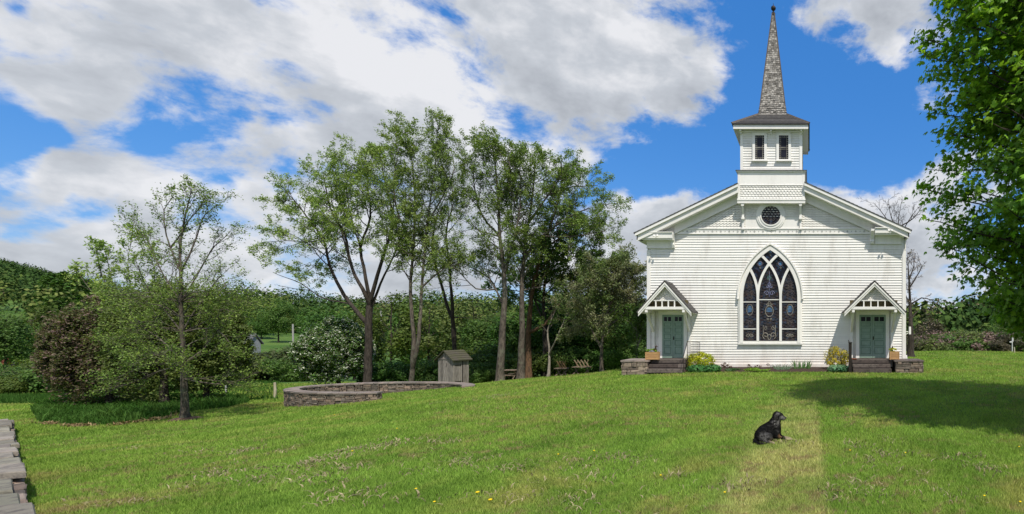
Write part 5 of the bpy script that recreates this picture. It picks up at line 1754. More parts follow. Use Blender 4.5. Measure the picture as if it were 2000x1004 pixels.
def farmhouse():
    Y = 115.; x0, x1 = X_(462, Y), X_(486, Y); z0 = min(gzf(x0, Y), gzf(x1, Y))-1.0; ze = Z_(672, Y); zr_ = Z_(654, Y)
    e = thing('farmhouse', 'distant grey roofed white farmhouse beyond the left trees', 'house', ((x0+x1)/2, Y, z0))
    mw = simple('far_white_wall', (.30, .31, .32), (.22, .23, .24), 3, .8, 0); mr = simple('far_grey_roof', (.13, .13, .14), (.10, .10, .11), 3, .9, 0)
    b = MB(); b.box(x0, x1, Y, Y+2.5, z0, ze); b.add([(x0, Y, ze), (x0, Y+2.5, ze), (x0, Y+1.25, zr_), (x1, Y, ze), (x1, Y+2.5, ze), (x1, Y+1.25, zr_)], [(0,1,2), (3,5,4)]); w = b.build('wall', mw, e)
    b = MB(); b.hexa([(x0-.3, Y-.4, ze-.15), (x1+.3, Y-.4, ze-.15), (x1+.3, Y+1.25, zr_), (x0-.3, Y+1.25, zr_), (x0-.3, Y-.4, ze+.05), (x1+.3, Y-.4, ze+.05), (x1+.3, Y+1.25, zr_+.2), (x0-.3, Y+1.25, zr_+.2)])
    b.hexa([(x0-.3, Y+1.25, zr_), (x1+.3, Y+1.25, zr_), (x1+.3, Y+2.9, ze-.15), (x0-.3, Y+2.9, ze-.15), (x0-.3, Y+1.25, zr_+.2), (x1+.3, Y+1.25, zr_+.2), (x1+.3, Y+2.9, ze+.05), (x0-.3, Y+2.9, ze+.05)])
    b.build('roof', mr, e)
    for i in range(3):
        x = x0+(x1-x0)*(i+.5)/3; b = MB(); b.box(x-.35, x+.35, Y-.05, Y-.01, ze-1.4, ze-.5); b.build('window', M_PANEDARK, e)
farmhouse()
M_RUST = simple('rusty_red', (.26, .06, .035), (.14, .05, .035), 3, .8, .2)
M_TYRE = simple('tyre', (.02, .02, .02), (.03, .03, .03), 3, .9, 0)
def machines():
    def wheel(b, c, r, w, k=12): b.tube([(c[0], c[1]-w/2, c[2]), (c[0], c[1]+w/2, c[2])], r, k)
    x, Y = ground_at(42, 716); z = gzf(x, Y); e = thing('old_tractor', 'rusty red old tractor parked among shrubs at the far left', 'tractor', (x, Y, z))
    b = MB(); b.box(x-.2, x+1.0, Y-.3, Y+.3, z+.5, z+1.1); b.box(x-.9, x-.2, Y-.35, Y+.35, z+.5, z+.8); b.tube([(x+.5, Y, z+1.1), (x+.5, Y, z+1.6)], .05, 6); b.build('body', M_RUST, e)
    for dx, r in ((-.6, .6), (.8, .38)):
        for dy in (-.5, .5):
            b = MB(); wheel(b, (x+dx, Y+dy, z+r), r, .25); b.build('wheel', M_TYRE, e)
    x, Y = ground_at(19, 716); z = gzf(x, Y); e = thing('rusty_tank', 'dark red rusty tank on a stand left of the old tractor', 'tank', (x, Y, z))
    b = MB(); b.tube([(x, Y-.8, z+1.0), (x, Y+.8, z+1.0)], .62, 16); b.build('drum', M_RUST, e)
    for dx in (-.4, .4): b = MB(); b.box(x+dx-.06, x+dx+.06, Y-.6, Y+.6, z-.2, z+.6); b.build('leg', M_DARK, e)
    x, Y = ground_at(65, 715); z = gzf(x, Y); e = None; b = MB(); b.tube([(x, Y-.6, z+.5), (x, Y-.55, z+.5), (x, Y+.55, z+.5), (x, Y+.6, z+.5)], [.45, .52, .52, .45], 16); o = b.build('wrapped_bale', simple('bale_wrap', (.5, .52, .5), (.4, .42, .4), 3, .5, .2), at=(x, Y, z)); tag(o, 'white wrapped round bale right of the old tractor', 'bale')
machines()

# ================================================================ trees
def bark_mat(name, c1, c2, moss=None):
    m, t = mat_new(name); g = NG(t)
    tcn = g.n('ShaderNodeTexCoord'); v = g.vscale(tcn.outputs['Object'], (1, 1, .22))
    n = g.noise(v, 14, 6, .7, .3)
    col = g.mix(g.ramp(n, .35, .65), c1, c2)
    if moss: col = g.mix(g.ramp(g.noise(tcn.outputs['Object'], 3.0, 5, .6), .48, .62, 0, .6), col, moss)
    g.out(col, .92, g.bump(n, .9, .04), .15)
    return m
B_GREY = bark_mat('grey_bark', (.15, .125, .10), (.05, .042, .036), (.16, .16, .12))
B_DARK = bark_mat('dark_bark', (.075, .062, .052), (.028, .023, .02))
B_BROWN = bark_mat('orange_brown_bark', (.17, .10, .055), (.06, .04, .028))
B_PALE = bark_mat('pale_bark', (.30, .27, .22), (.15, .13, .105))

class Tree:
    def __init__(s, seed):
        s.rnd = random.Random(seed); s.V = []; s.F = []; s.n = 0; s.leaf = []; s.env = None
    def tube(s, pts, rr, k):
        P = np.array([tuple(p) for p in pts]); n = len(P)
        T = np.empty_like(P); T[1:-1] = P[2:]-P[:-2]; T[0] = P[1]-P[0]; T[-1] = P[-1]-P[-2]
        T /= np.linalg.norm(T, axis=1)[:, None] + 1e-9
        ref = np.array([1., 0, 0]) if abs(T[0, 0]) < .8 else np.array([0, 1., 0])
        A = np.cross(T, ref); A /= np.linalg.norm(A, axis=1)[:, None] + 1e-9
        Bv = np.cross(T, A)
        th = np.arange(k)*2*np.pi/k
        R = np.array(rr)[:, None, None]
        V = P[:, None, :] + R*(A[:, None, :]*np.cos(th)[None, :, None] + Bv[:, None, :]*np.sin(th)[None, :, None])
        i = np.arange(n-1)[:, None]*k; j = np.arange(k)[None, :]; j2 = (j+1) % k
        s.F.append((np.stack([i+j, i+j2, i+k+j2, i+k+j], -1)+s.n).reshape(-1, 4)); s.V.append(V.reshape(-1, 3)); s.n += n*k
    def path(s, pts, r0, r1, k=8, wob=.0, kids=None, lvl=0, t0=.25, flare=0.0):
        """follow given points with a smooth curve; then spawn children"""
        P = [Vector(p) for p in pts]; out = []
        m = len(P)
        for i in range(m-1):
            p0, p1, p2, p3 = P[max(i-1, 0)], P[i], P[i+1], P[min(i+2, m-1)]
            ns = max(2, int((p2-p1).length/.5))
            for q in range(ns):
                t = q/ns
                out.append(.5*((2*p1)+(-p0+p2)*t+(2*p0-5*p1+4*p2-p3)*t*t+(-p0+3*p1-3*p2+p3)*t**3))
        out.append(P[-1])
        n = len(out)
        rnd = s.rnd
        for i in range(1, n-1): out[i] = out[i] + Vector((rnd.gauss(0, wob), rnd.gauss(0, wob), rnd.gauss(0, wob)))
        rr = [r0+(r1-r0)*(i/(n-1))**.7 for i in range(n)]
        if flare:
            for i in range(n):
                d = (out[i]-out[0]).length; rr[i] *= 1+flare*math.exp(-d/.25)
        s.tube(out, rr, k)
        if kids: s.spawn(out, rr, lvl, t0, kids)
        return out, rr
    def spawn(s, pts, rr, lvl, t0, P):
        """children along a finished branch"""
        if lvl >= P['levels']: return
        rnd = s.rnd; n = P['n'][min(lvl, len(P['n'])-1)]
        L = sum((pts[i+1]-pts[i]).length for i in range(len(pts)-1))
        if lvl == 0: n = max(3, int(n*L*P.get('dens', 1)))
        ph = rnd.uniform(0, 6.28)
        for c in range(n):
            t = t0+(1-t0)*((c+rnd.uniform(.2, .9))/n); t = min(t, .995)
            x = t*(len(pts)-1); i = min(int(x), len(pts)-2); f = x-i
            p = pts[i].lerp(pts[i+1], f); r = rr[i]+(rr[i+1]-rr[i])*f
            d = (pts[i+1]-pts[i]).normalized()
            ph += 2.4+rnd.uniform(-.5, .5)
            o = d.orthogonal().normalized(); o2 = d.cross(o)
            side = o*math.cos(ph)+o2*math.sin(ph)
            ang = math.radians(rnd.uniform(*P['ang']))
            nd = (d*math.cos(ang)+side*math.sin(ang)).normalized()
            if lvl == 0: ln = P['L1']*rnd.uniform(.55, 1.15)*(1-.55*abs(t-.45) if P.get('taper', True) else 1)
            else: ln = P['Lr']*P['_L']*rnd.uniform(.6, 1.1)*(1.05-.5*t)
            s.grow(p, nd, ln, max(P['rmin'], min(r*.62, ln*.015+.002)), lvl+1, P)
    def grow(s, p, d, L, r, lvl, P):
        rnd = s.rnd; n = max(3, int(6-lvl)); st = L/n
        pts = [p]; rr = [r]; up = P['up']
        for i in range(n):
            d = (d+Vector((rnd.gauss(0, .13), rnd.gauss(0, .13), rnd.gauss(0, .13)+up*.12))).normalized()
            q = pts[-1]+d*st
            if s.env and not s.env(q):
                if i == 0: return
                break
            pts.append(q); rr.append(r*(1-.8*(i+1)/n))
        if len(pts) < 2: return
        k = 5 if lvl <= 1 else 3
        if lvl >= P['levels'] and len(pts) > 3: 
            pts_d = [pts[0], pts[len(pts)//2], pts[-1]]; rr_d = [rr[0], rr[len(pts)//2], rr[-1]]
            s.tube(pts_d, rr_d, 3)
        else: s.tube(pts, rr, k)
        if lvl >= P['leaf']:
            if rnd.random() < P.get('leafp', 1):
                m = P['nl']
                for i in range(m):
                    t = rnd.uniform(.25, 1.0) if lvl >= P['levels'] else rnd.uniform(.5, 1)
                    x = t*(len(pts)-1); a = min(int(x), len(pts)-2)
                    q = pts[a].lerp(pts[a+1], x-a)
                    sp = P['sp']; s.leaf.append((q.x+rnd.gauss(0, sp), q.y+rnd.gauss(0, sp), q.z+rnd.gauss(0, sp)))
        if lvl < P['levels']:
            old = P['_L']; P['_L'] = L; s.spawn(pts, rr, lvl, .18, P); P['_L'] = old
    def wood(s, name, mat, parent):
        V = np.concatenate(s.V)-np.array(wloc(parent))
        return add_obj(name, raw_mesh(name, V, np.concatenate(s.F), mat, True), parent)
    def leaves(s, name, mat, parent, size, seed=1, up=.4, aspect=.5, frac=None):
        P = np.array(s.leaf); rng = np.random.default_rng(seed)
        if frac is not None: P = P[rng.random(len(P)) < frac]
        return leaf_obj(name, quads(P, size, rng, up, aspect), mat, parent)

def PAR(**k):
    d = dict(levels=3, n=(1.6, 7, 6), ang=(28, 62), L1=2.4, Lr=.52, rmin=.006, up=.55, leaf=2, nl=6, sp=.07, leafp=.9, _L=1.0)
    d.update(k); return d

L_SPRING = leafmat('spring_leaves', (.27, .35, .10), (.20, .29, .08), .4, .45)
L_SPRING2 = leafmat('fresh_olive_leaves', (.215, .295, .07), (.155, .24, .055), .4, .45)
L_MID2 = leafmat('mid_olive_leaves', (.085, .15, .03), (.115, .175, .04), .4, .4)  # leaf tone between the dark and the spring greens
L_OLIVE = leafmat('olive_leaves', (.135, .17, .045), (.10, .14, .04), .35, .4)
L_MID = leafmat('mid_green_leaves', (.08, .155, .03), (.10, .17, .04), .4, .4)
L_DARK = leafmat('dark_green_leaves', (.06, .135, .024), (.08, .155, .03), .35, .4)
L_PURP = leafmat('dusky_pink_blossom', (.26, .165, .165), (.17, .125, .10), .3, .5)
L_PINK = leafmat('pale_pink_blossom', (.40, .31, .29), (.28, .22, .19), .3, .4)
L_WHITE = leafmat('white_blossom', (.62, .62, .56), (.45, .47, .40), .3, .3)
L_MAPLE = leafmat('maple_leaves', (.20, .35, .034), (.13, .27, .026), .45, .42, spec=.35, rough=.45)
L_MAPLET = leafmat('young_maple_leaves', (.24, .40, .04), (.17, .32, .03), .45, .3)

def c6(x, y): return (500+x/1.859, 220+y/1.859)
def limb(Y, pts, c=True, seed=0, dep=1.0, y0=0.0):
    """polyline of photo points at distance Y -> world points; depth wanders away from the trunk"""
    rnd = random.Random(seed); out = []; dy = y0
    for i, q in enumerate(pts):
        px, py = c6(*q) if c else q
        if i: dy += rnd.uniform(-.5, .5)*dep
        yy = Y+dy; out.append((X_(px, yy), yy, Z_(py, yy)))
    return out

def big_tree(name, label, Y, limbs, P, bark, leaf, lsize, seed, twig_seed=0, cat='tree', group=None, frac=None, aspect=.5, extra=None):
    base = limbs[0][0][0]; ks = .92/math.sqrt(1+X_(c6(*base)[0], 1)**2)
    px, py = c6(*base); x = X_(px, Y); z = gzf(x, Y)
    e = thing(name, label, cat, (x, Y, z), group)
    t = Tree(seed); zm = max(Z_(c6(*q)[1], Y) for L in limbs for q in L[0])+.5; t.env = lambda q: q.z < zm+.5*math.sin(q.x*2.3+q.y)+.35*math.sin(q.x*6.1)-.02*(q.x-x)**2
    for i, L in enumerate(limbs):
        pts, r0, r1 = L[0], L[1], L[2]; t0 = L[3] if len(L) > 3 else .35; kids = L[4] if len(L) > 4 else True
        W_ = limb(Y, pts, True, seed*31+i, .9 if i else .5)
        if i == 0: W_[0] = (W_[0][0], W_[0][1], gzf(W_[0][0], W_[0][1])-.15)
        else: W_[0] = t_first(W_[0], limbs, i, t)
        o, r = t.path(W_, r0*ks, max(.012, r1*ks), 9, .012, None, 0, t0, .5 if i == 0 else 0)
        t.main = getattr(t, 'main', []) + [(o, r)]
        if kids: t.spawn(o, r, 0, t0, P)
    if extra: extra(t)
    t.wood('trunk', bark, e)
    if len(t.leaf): t.leaves('crown', leaf, e, lsize, seed, frac=frac, aspect=aspect)
    return e, t
def t_first(p, limbs, i, t):
    """start a limb on the nearest point of what is already built"""
    p = Vector(p); best = None
    for o, r in t.main:
        for q in o:
            d = (q.x-p.x)**2+(q.z-p.z)**2+.05*(q.y-p.y)**2
            if best is None or d < best[0]: best = (d, q)
    return tuple(best[1])

# the tall trees behind the round wall, left to right (points in the enlarged photo crop)
GR = 'tall spring trees behind the outhouse'
Psp = lambda **k: PAR(n=(2.1, 8, 6), L1=2.2, nl=8, up=.4, **k)
big_tree('tall_tree', 'many stemmed spring tree left of the group, dead limb reaching left', 34, [
    ([(405, 965), (408, 820), (412, 700)], .34, .24, .9, False),
    ([(412, 700), (388, 640), (345, 560), (330, 470), (310, 420), (270, 350), (245, 230)], .17, .03, .35),
    ([(412, 705), (400, 600), (380, 490), (415, 380), (405, 260), (395, 160)], .16, .03, .35),
    ([(412, 690), (432, 620), (468, 500), (500, 390), (475, 280), (445, 125)], .17, .03, .35),
    ([(415, 720), (440, 650), (480, 560), (515, 490), (540, 400)], .12, .03, .4),
    ([(400, 780), (365, 720), (322, 665), (268, 560), (245, 460), (185, 380), (135, 315), (95, 330)], .19, .03, .4),
    ([(245, 470), (180, 470), (110, 465), (40, 470)], .05, .015, .3),
    ([(330, 470), (280, 470), (210, 560), (160, 590)], .05, .015, .3),
    ([(340, 705), (235, 670), (165, 620), (110, 600), (62, 580)], .07, .012, .9, False),
    ([(190, 645), (140, 640), (80, 628)], .03, .01, .9, False),
    ([(345, 560), (300, 400), (270, 290), (290, 230)], .07, .02, .3),
    ([(380, 480), (340, 360), (330, 260), (350, 190)], .07, .02, .3),
    ], Psp(), B_DARK, L_SPRING, .105, 11, group=GR)
big_tree('tall_tree', 'tallest slender twin stemmed spring tree in the middle of the group', 33.5, [
    ([(560, 965), (572, 850), (560, 650), (572, 480), (575, 300), (560, 130), (548, 70)], .21, .02, .40),
    ([(562, 940), (590, 830), (605, 600), (622, 400), (650, 200), (662, 45)], .17, .02, .38),
    ([(604, 640), (650, 590), (720, 545), (795, 515)], .09, .02, .3),
    ([(572, 470), (520, 380), (500, 260), (520, 130)], .08, .02, .3),
    ([(622, 400), (680, 300), (720, 200), (705, 130)], .07, .02, .3),
    ([(560, 620), (520, 540), (490, 460)], .05, .01, .3),
    ], Psp(), B_GREY, L_SPRING, .105, 12, group=GR)
big_tree('tall_tree', 'forked tall tree rising directly behind the grey outhouse, thinly leaved', 38, [
    ([(722, 880), (718, 780), (700, 720), (672, 620), (640, 500), (655, 380), (690, 300), (720, 240)], .24, .02, .5),
    ([(722, 840), (712, 700), (702, 560), (690, 430), (715, 330), (700, 200)], .18, .02, .4),
    ([(700, 745), (770, 745), (850, 750)], .06, .015, .5),
    ([(650, 540), (600, 450), (590, 380)], .06, .015, .3),
    ], PAR(n=(1.8, 7, 6), L1=2.3, nl=3, leafp=.7), B_DARK, L_SPRING, .10, 13, group=GR)
big_tree('tall_tree', 'straight grey trunked tree just right of the outhouse with spreading spring crown', 34.5, [
    ([(885, 980), (893, 830), (903, 620), (885, 450), (880, 300), (858, 115)], .33, .03, .42),
    ([(893, 720), (870, 640), (850, 605), (800, 570), (745, 545)], .10, .02, .3),
    ([(903, 600), (932, 480), (960, 340), (958, 210)], .13, .02, .3),
    ([(880, 460), (820, 370), (790, 250), (800, 150)], .10, .02, .3),
    ([(880, 330), (920, 230), (915, 130)], .07, .02, .3),
    ([(870, 640), (800, 640), (730, 570), (705, 560)], .07, .015, .3),
    ([(885, 450), (790, 420), (745, 360)], .07, .015, .3),
    ], PAR(n=(2.3, 8, 6), L1=2.5, nl=8), B_GREY, L_SPRING2, .105, 14, group=GR)
big_tree('tall_tree', 'dark trunked tree with wide crown reaching right over the hidden picnic table', 36, [
    ([(960, 970), (966, 820), (966, 650), (975, 500), (1000, 330), (1015, 165)], .31, .03, .4),
    ([(966, 540), (1040, 450), (1120, 390), (1200, 350), (1285, 330)], .14, .02, .3),
    ([(990, 400), (1060, 300), (1110, 220), (1100, 165)], .11, .02, .3),
    ([(1060, 300), (1150, 270), (1240, 265)], .08, .02, .25),
    ([(975, 500), (930, 400), (930, 270)], .09, .02, .3),
    ([(1040, 450), (1150, 450), (1270, 430)], .08, .02, .3),
    ], PAR(n=(2.4, 8, 6), L1=2.7, nl=7), B_GREY, L_SPRING2, .11, 15, group=GR)
big_tree('tall_tree', 'orange brown trunked dark tree with one long low limb sweeping right', 38.5, [
    ([(990, 955), (990, 800), (1005, 640), (1040, 500), (1095, 330), (1120, 200)], .30, .03, .4),
    ([(985, 810), (1050, 770), (1105, 690), (1150, 640), (1200, 560)], .17, .02, .45),
    ([(1090, 740), (1150, 758), (1240, 768), (1320, 745), (1350, 690)], .08, .02, .4),
    ([(1040, 500), (1130, 440), (1230, 420)], .10, .02, .3),
    ([(1005, 640), (1080, 560), (1160, 520), (1230, 500)], .10, .02, .3),
    ], PAR(n=(2.3, 8, 6), L1=2.5, nl=8), B_BROWN, L_MID2, .125, 16, group=GR)
big_tree('leafy_tree', 'dense dark green tree over the picnic benches, black trunk', 40, [
    ([(1052, 955), (1050, 800), (1046, 640), (1085, 480), (1170, 390)], .28, .03, .45),
    ([(1050, 760), (1000, 640), (1000, 520)], .12, .02, .3), ([(1046, 660), (1120, 600), (1200, 560)], .12, .02, .3),
    ([(1050, 720), (1130, 690), (1200, 660), (1260, 600)], .12, .02, .3), ([(1048, 700), (960, 650), (900, 640)], .10, .02, .3)
    ], PAR(n=(2.4, 8, 6), L1=2.2, nl=8, up=.2), B_DARK, L_DARK, .15, 17, group=GR)
big_tree('forked_tree', 'small pale forked tree in front of the dark tree by the benches', 36.4, [
    ([(1060, 952), (1066, 880), (1060, 790), (1085, 720), (1090, 660)], .13, .02, .5), ([(1066, 870), (1095, 810), (1122, 750), (1160, 690)], .08, .02, .5),
    ], PAR(n=(1.2, 5, 4), L1=1.5, nl=4), B_PALE, L_MID, .16, 18)
big_tree('blossom_tree', 'round tree with dusty pink blossom standing left of the church', 33, [
    ([(1256, 945), (1255, 860), (1262, 780), (1290, 660), (1300, 560)], .15, .02, .3), ([(1255, 850), (1210, 760), (1215, 650), (1230, 570)], .09, .02, .3),
    ([(1260, 800), (1330, 740), (1360, 660), (1362, 590)], .08, .02, .3), ([(1290, 700), (1340, 620), (1320, 540)], .07, .02, .25), ([(1256, 830), (1180, 790), (1160, 730)], .06, .02, .3)
    ], PAR(n=(4.2, 9, 6), L1=2.1, nl=8, up=.2), B_GREY, leafmat('blossom_mix', (.25, .24, .15), (.14, .21, .06), .35, .5), .11, 19)
big_tree('thin_tree', 'thin light green sapling pair between the pink tree and the left porch', 32, [
    ([(1378, 930), (1385, 860), (1380, 780), (1390, 720)], .06, .015, .2), ([(1385, 870), (1405, 790), (1400, 740)], .04, .015, .2),
    ], PAR(n=(4.0, 6, 5), L1=1.1, nl=5), B_PALE, L_MID, .13, 20)

# ---- compact trees grown inside an envelope
def env_tree(name, label, base, Y, C, R, n1, P, bark, leaf, lsize, seed, r0=.2, cat='tree', group=None, more=None, zspread=.6, aspect=.5, frac=None, fill=0):
    """C: photo pixel of crown centre, R: (rx, ry, rz) metres"""
    x = X_(base[0], Y); z = gzf(x, Y); e = thing(name, label, cat, (x, Y, z), group)
    cw = Vector((X_(C[0], Y), Y, Z_(C[1], Y))); t = Tree(seed); rnd = t.rnd
    t.env = lambda q: ((q.x-cw.x)/R[0])**2+((q.y-cw.y)/R[1])**2+((q.z-cw.z)/R[2])**2 < 1
    o, r = t.path([(x, Y, z-.1), ((x*2+cw.x)/3, Y, z*.6+(cw.z-R[2]*.3)*.4), (cw.x, cw.y, cw.z+R[2]*.8)], r0, .02, 8, .03, None, flare=.4)
    for i in range(n1):
        a = 6.28*i/n1*1.618*3; f = rnd.uniform(.25, .75); k = int(f*(len(o)-1)); p = o[k]
        el = rnd.uniform(-.55, .9)
        tgt = Vector((cw.x+R[0]*math.cos(a)*.85, cw.y+R[1]*math.sin(a)*.85, cw.z+R[2]*el*zspread))
        mid = p.lerp(tgt, .5)+Vector((0, 0, .2))
        oo, rr = t.path([p, mid, tgt], max(.02, r[k]*.5), .012, 5, .05)
        t.spawn(oo, rr, 0, .15, P)
    t.spawn(o, r, 0, .3, P)
    if fill:
        rg = np.random.default_rng(seed); V = leafcloud(tuple(cw), R, fill, .1, rg, 60, .3, .5, .72, .26).reshape(-1, 4, 3)[:, 0]
        V = V[V[:, 2] > z+.12]; t.leaf += [tuple(q) for q in V]
    t.wood('trunk', bark, e)
    if len(t.leaf): t.leaves('crown', leaf, e, lsize, seed, aspect=aspect, frac=frac)
    if more: 
        for nm, mt, fr, ls, sd in more: t.leaves(nm, mt, e, ls, sd, frac=fr)
    return e, t

Pe = lambda **k: PAR(n=(3.2, 7, 5), L1=1.5, Lr=.5, up=.15, ang=(30, 75), **k)
env_tree('crabapple_tree', 'rounded crabapple tree smothered in dusky purple blossom at the far left', (215, 795), 27.5, (205, 690), (2.75, 1.5, 2.85), 34, Pe(nl=9), B_DARK, L_OLIVE, .11, 31, .16, fill=12000,
         more=[('blossom', L_PURP, .75, .12, 5)])
env_tree('bushy_tree', 'broad bushy green tree right of the purple crabapple, touching the ground', (320, 800), 26.5, (318, 668), (2.5, 1.5, 2.9), 30, Pe(nl=9), B_DARK, L_OLIVE, .11, 32, .2, fill=13000)
env_tree('bushy_tree', 'twiggy olive green bush behind the right side of the foreground trunk', (405, 795), 28, (408, 680), (1.9, 1.2, 2.7), 16, Pe(nl=7), B_DARK, L_OLIVE, .14, 33, .15, fill=5000)
# sparse limbs rising out of the bush to the upper left
def upright(name, label, Y, limbs, P, bark, leaf, ls, seed, r=.09, low=0):
    px, py = limbs[0][0]; x = X_(px, Y); z = gzf(x, Y); e = thing(name, label, 'tree', (x, Y, z)); t = Tree(seed); t.main = []; zm = min(Z_(q[1], Y)*0+Z_(min(p[1] for l in limbs for p in l), Y) for q in limbs[0])+.25; t.env = lambda q: q.z < zm-.25*abs(q.x-X_(limbs[0][-1][0], Y))+.2*math.sin(q.x*7)
    for i, L in enumerate(limbs):
        W_ = limb(Y, L, False, seed*7+i, .7)
        if i == 0: W_[0] = (W_[0][0], W_[0][1], gzf(W_[0][0], W_[0][1])-.15)
        else: W_[0] = t_first(W_[0], None, 0, t)
        ks = 1/math.sqrt(1+X_(px, 1)**2); rr0 = r*ks if i == 0 else r*.24*ks
        if i == 0 and len(W_) == 6: W_ = W_
        o, rr = t.path(W_, rr0, .010, 8, .012, None, flare=.6 if i == 0 else 0); t.main.append((o, rr)); t.spawn(o, rr, 0, .45 if i == 0 else .25, P)
    if low:
        o, rr = t.main[0]; rnd = t.rnd
        for i in range(low):
            k = int(len(o)*rnd.uniform(.20, .52)); p = o[k]; a = i*2.4; r_ = rnd.uniform(1.0, 2.3)
            tip = p+Vector((r_*math.cos(a), r_*math.sin(a), rnd.uniform(-.5, .7)))
            oo, r2 = t.path([p, p.lerp(tip, .5)+Vector((0, 0, .18)), tip], .022, .006, 5, .03); t.spawn(oo, r2, 0, .2, P)
    t.wood('trunk', bark, e); t.leaves('crown', leaf, e, ls, seed)
    return e, t
upright('slender_tree', 'sparse upright tree whose thin stems rise above the crabapple at the left', 27, [
    [(285, 795), (262, 700), (225, 600), (200, 540), (187, 480)], [(240, 630), (195, 590), (165, 550), (150, 530)], [(262, 700), (262, 600), (250, 520), (262, 430)], [(225, 600), (215, 530), (205, 490)],
    [(262, 690), (300, 580), (296, 500), (280, 440)]],
    PAR(n=(2.4, 5, 4), L1=.95, nl=4, up=.8, ang=(15, 45)), B_GREY, L_SPRING, .12, 41, .13)
# the foreground tree with its straight trunk
upright('foreground_tree', 'nearest left tree with straight grey trunk in the lawn and sparse tall crown', 21.5, [
    [(362, 826), (359, 740), (356, 650), (353, 560), (354, 470), (374, 368)],
    [(358, 720), (400, 680), (430, 640), (470, 600), (488, 590)], [(358, 735), (420, 750), (460, 745), (490, 735)], [(356, 700), (310, 660), (270, 640), (235, 660)],
    [(356, 720), (300, 730), (250, 750), (225, 755)], [(355, 640), (400, 580), (430, 540), (440, 560)], [(355, 640), (310, 590), (280, 550), (270, 520)],
    [(354, 590), (395, 520), (420, 480), (447, 455)], [(354, 590), (310, 520), (290, 470), (262, 440)], [(354, 530), (385, 460), (400, 420), (425, 400)],
    [(354, 530), (325, 460), (320, 410), (340, 380)], [(354, 480), (370, 430), (395, 400)], [(356, 660), (420, 640), (455, 680)], [(357, 690), (330, 700), (290, 690), (260, 700)]],
    PAR(n=(3.0, 6, 5), L1=1.15, nl=3, up=.7, ang=(18, 48), leafp=.75, rmin=.004), B_GREY, L_SPRING2, .075, 42, .20, 34)
env_tree('flowering_shrub', 'large white flowering shrub tree behind the round stone wall', (668, 765), 35.5, (652, 690), (2.2, 1.6, 2.3), 24, Pe(nl=11), B_DARK, L_DARK, .15, 34, .14, fill=2500,
         more=[('blossom', L_WHITE, .62, .14, 7)])
def rim_mound():
    # mulch ring at the foot of the foreground tree
    x = X_(362, 21.5); z = gzf(x, 21.5); b = MB(); rnd = random.Random(3); v = [(x, 21.5, z+.10)]
    n = 24
    for j, (r, h) in enumerate(((.32, .085), (.5, .01))):
        for i in range(n):
            a = 6.283*i/n; q = r*rnd.uniform(.85, 1.12); v.append((x+q*math.cos(a), 21.5+q*math.sin(a), gzf(x+q*math.cos(a), 21.5+q*math.sin(a))+h))
    f = [(0, 1+i, 1+(i+1) % n) for i in range(n)]+[(1+i, 1+n+i, 1+n+(i+1) % n, 1+(i+1) % n) for i in range(n)]
    b.add(v, f); o = b.build('bark_mulch', simple('mulch', (.14, .085, .06), (.09, .055, .04), 15, .95, .8, 50)); tag(o, kind='structure')
rim_mound()

# ---- bare trees to the right of the church
upright('bare_tree', 'nearly leafless tree with a dark trunk just right of the church', 40, [
    [(1778, 700), (1779, 640), (1777, 580), (1775, 530), (1772, 495)], [(1779, 600), (1800, 582), (1820, 586), (1826, 592)], [(1779, 660), (1800, 650), (1822, 640)],
    [(1777, 590), (1765, 570), (1760, 540), (1768, 510)], [(1777, 560), (1790, 540), (1800, 520), (1793, 508)], [(1778, 620), (1795, 605), (1805, 610)], [(1776, 540), (1785, 520), (1783, 500)]],
    PAR(n=(3.2, 6, 4), L1=.95, nl=1, leafp=.35, rmin=.012, up=.3), B_DARK, L_PINK, .11, 51, .30)
upright('bare_tree', 'leafless treetop showing above the right slope of the church roof', 50, [
    [(1745, 700), (1748, 560), (1752, 470), (1755, 425), (1762, 392)], [(1752, 470), (1775, 430), (1790, 405)], [(1752, 470), (1730, 425), (1712, 395)], [(1750, 450), (1738, 415), (1735, 390)], [(1752, 440), (1800, 415)]],
    PAR(n=(1.8, 5, 4), L1=1.6, nl=0, leafp=0, rmin=.014, up=.3), B_DARK, L_OLIVE, .1, 52, .30) if False else None
def roof_tree():
    Y = 50; L = [[(1745, 700), (1748, 560), (1752, 470), (1755, 425), (1762, 390)], [(1752, 470), (1775, 430), (1795, 404)], [(1752, 470), (1730, 425), (1706, 396)], [(1750, 450), (1738, 415), (1735, 388)], [(1752, 440), (1785, 425), (1800, 402)]]
    x = X_(1745, Y); z = gzf(x, Y); e = thing('bare_tree', 'leafless treetop showing above the right slope of the church roof', 'tree', (x, Y, z)); t = Tree(52); t.main = []
    P = PAR(n=(1.6, 5, 4), L1=1.9, nl=0, leafp=0, rmin=.013, up=.3)
    for i, q in enumerate(L):
        W_ = limb(Y, q, False, 5+i, .8)
        if i == 0: W_[0] = (W_[0][0], W_[0][1], z-.2)
        else: W_[0] = t_first(W_[0], None, 0, t)
        o, rr = t.path(W_, .25 if i == 0 else .08, .015, 7, .02); t.main.append((o, rr)); t.spawn(o, rr, 0, .5 if i == 0 else .25, P)
    t.wood('trunk', B_DARK, e)
roof_tree()

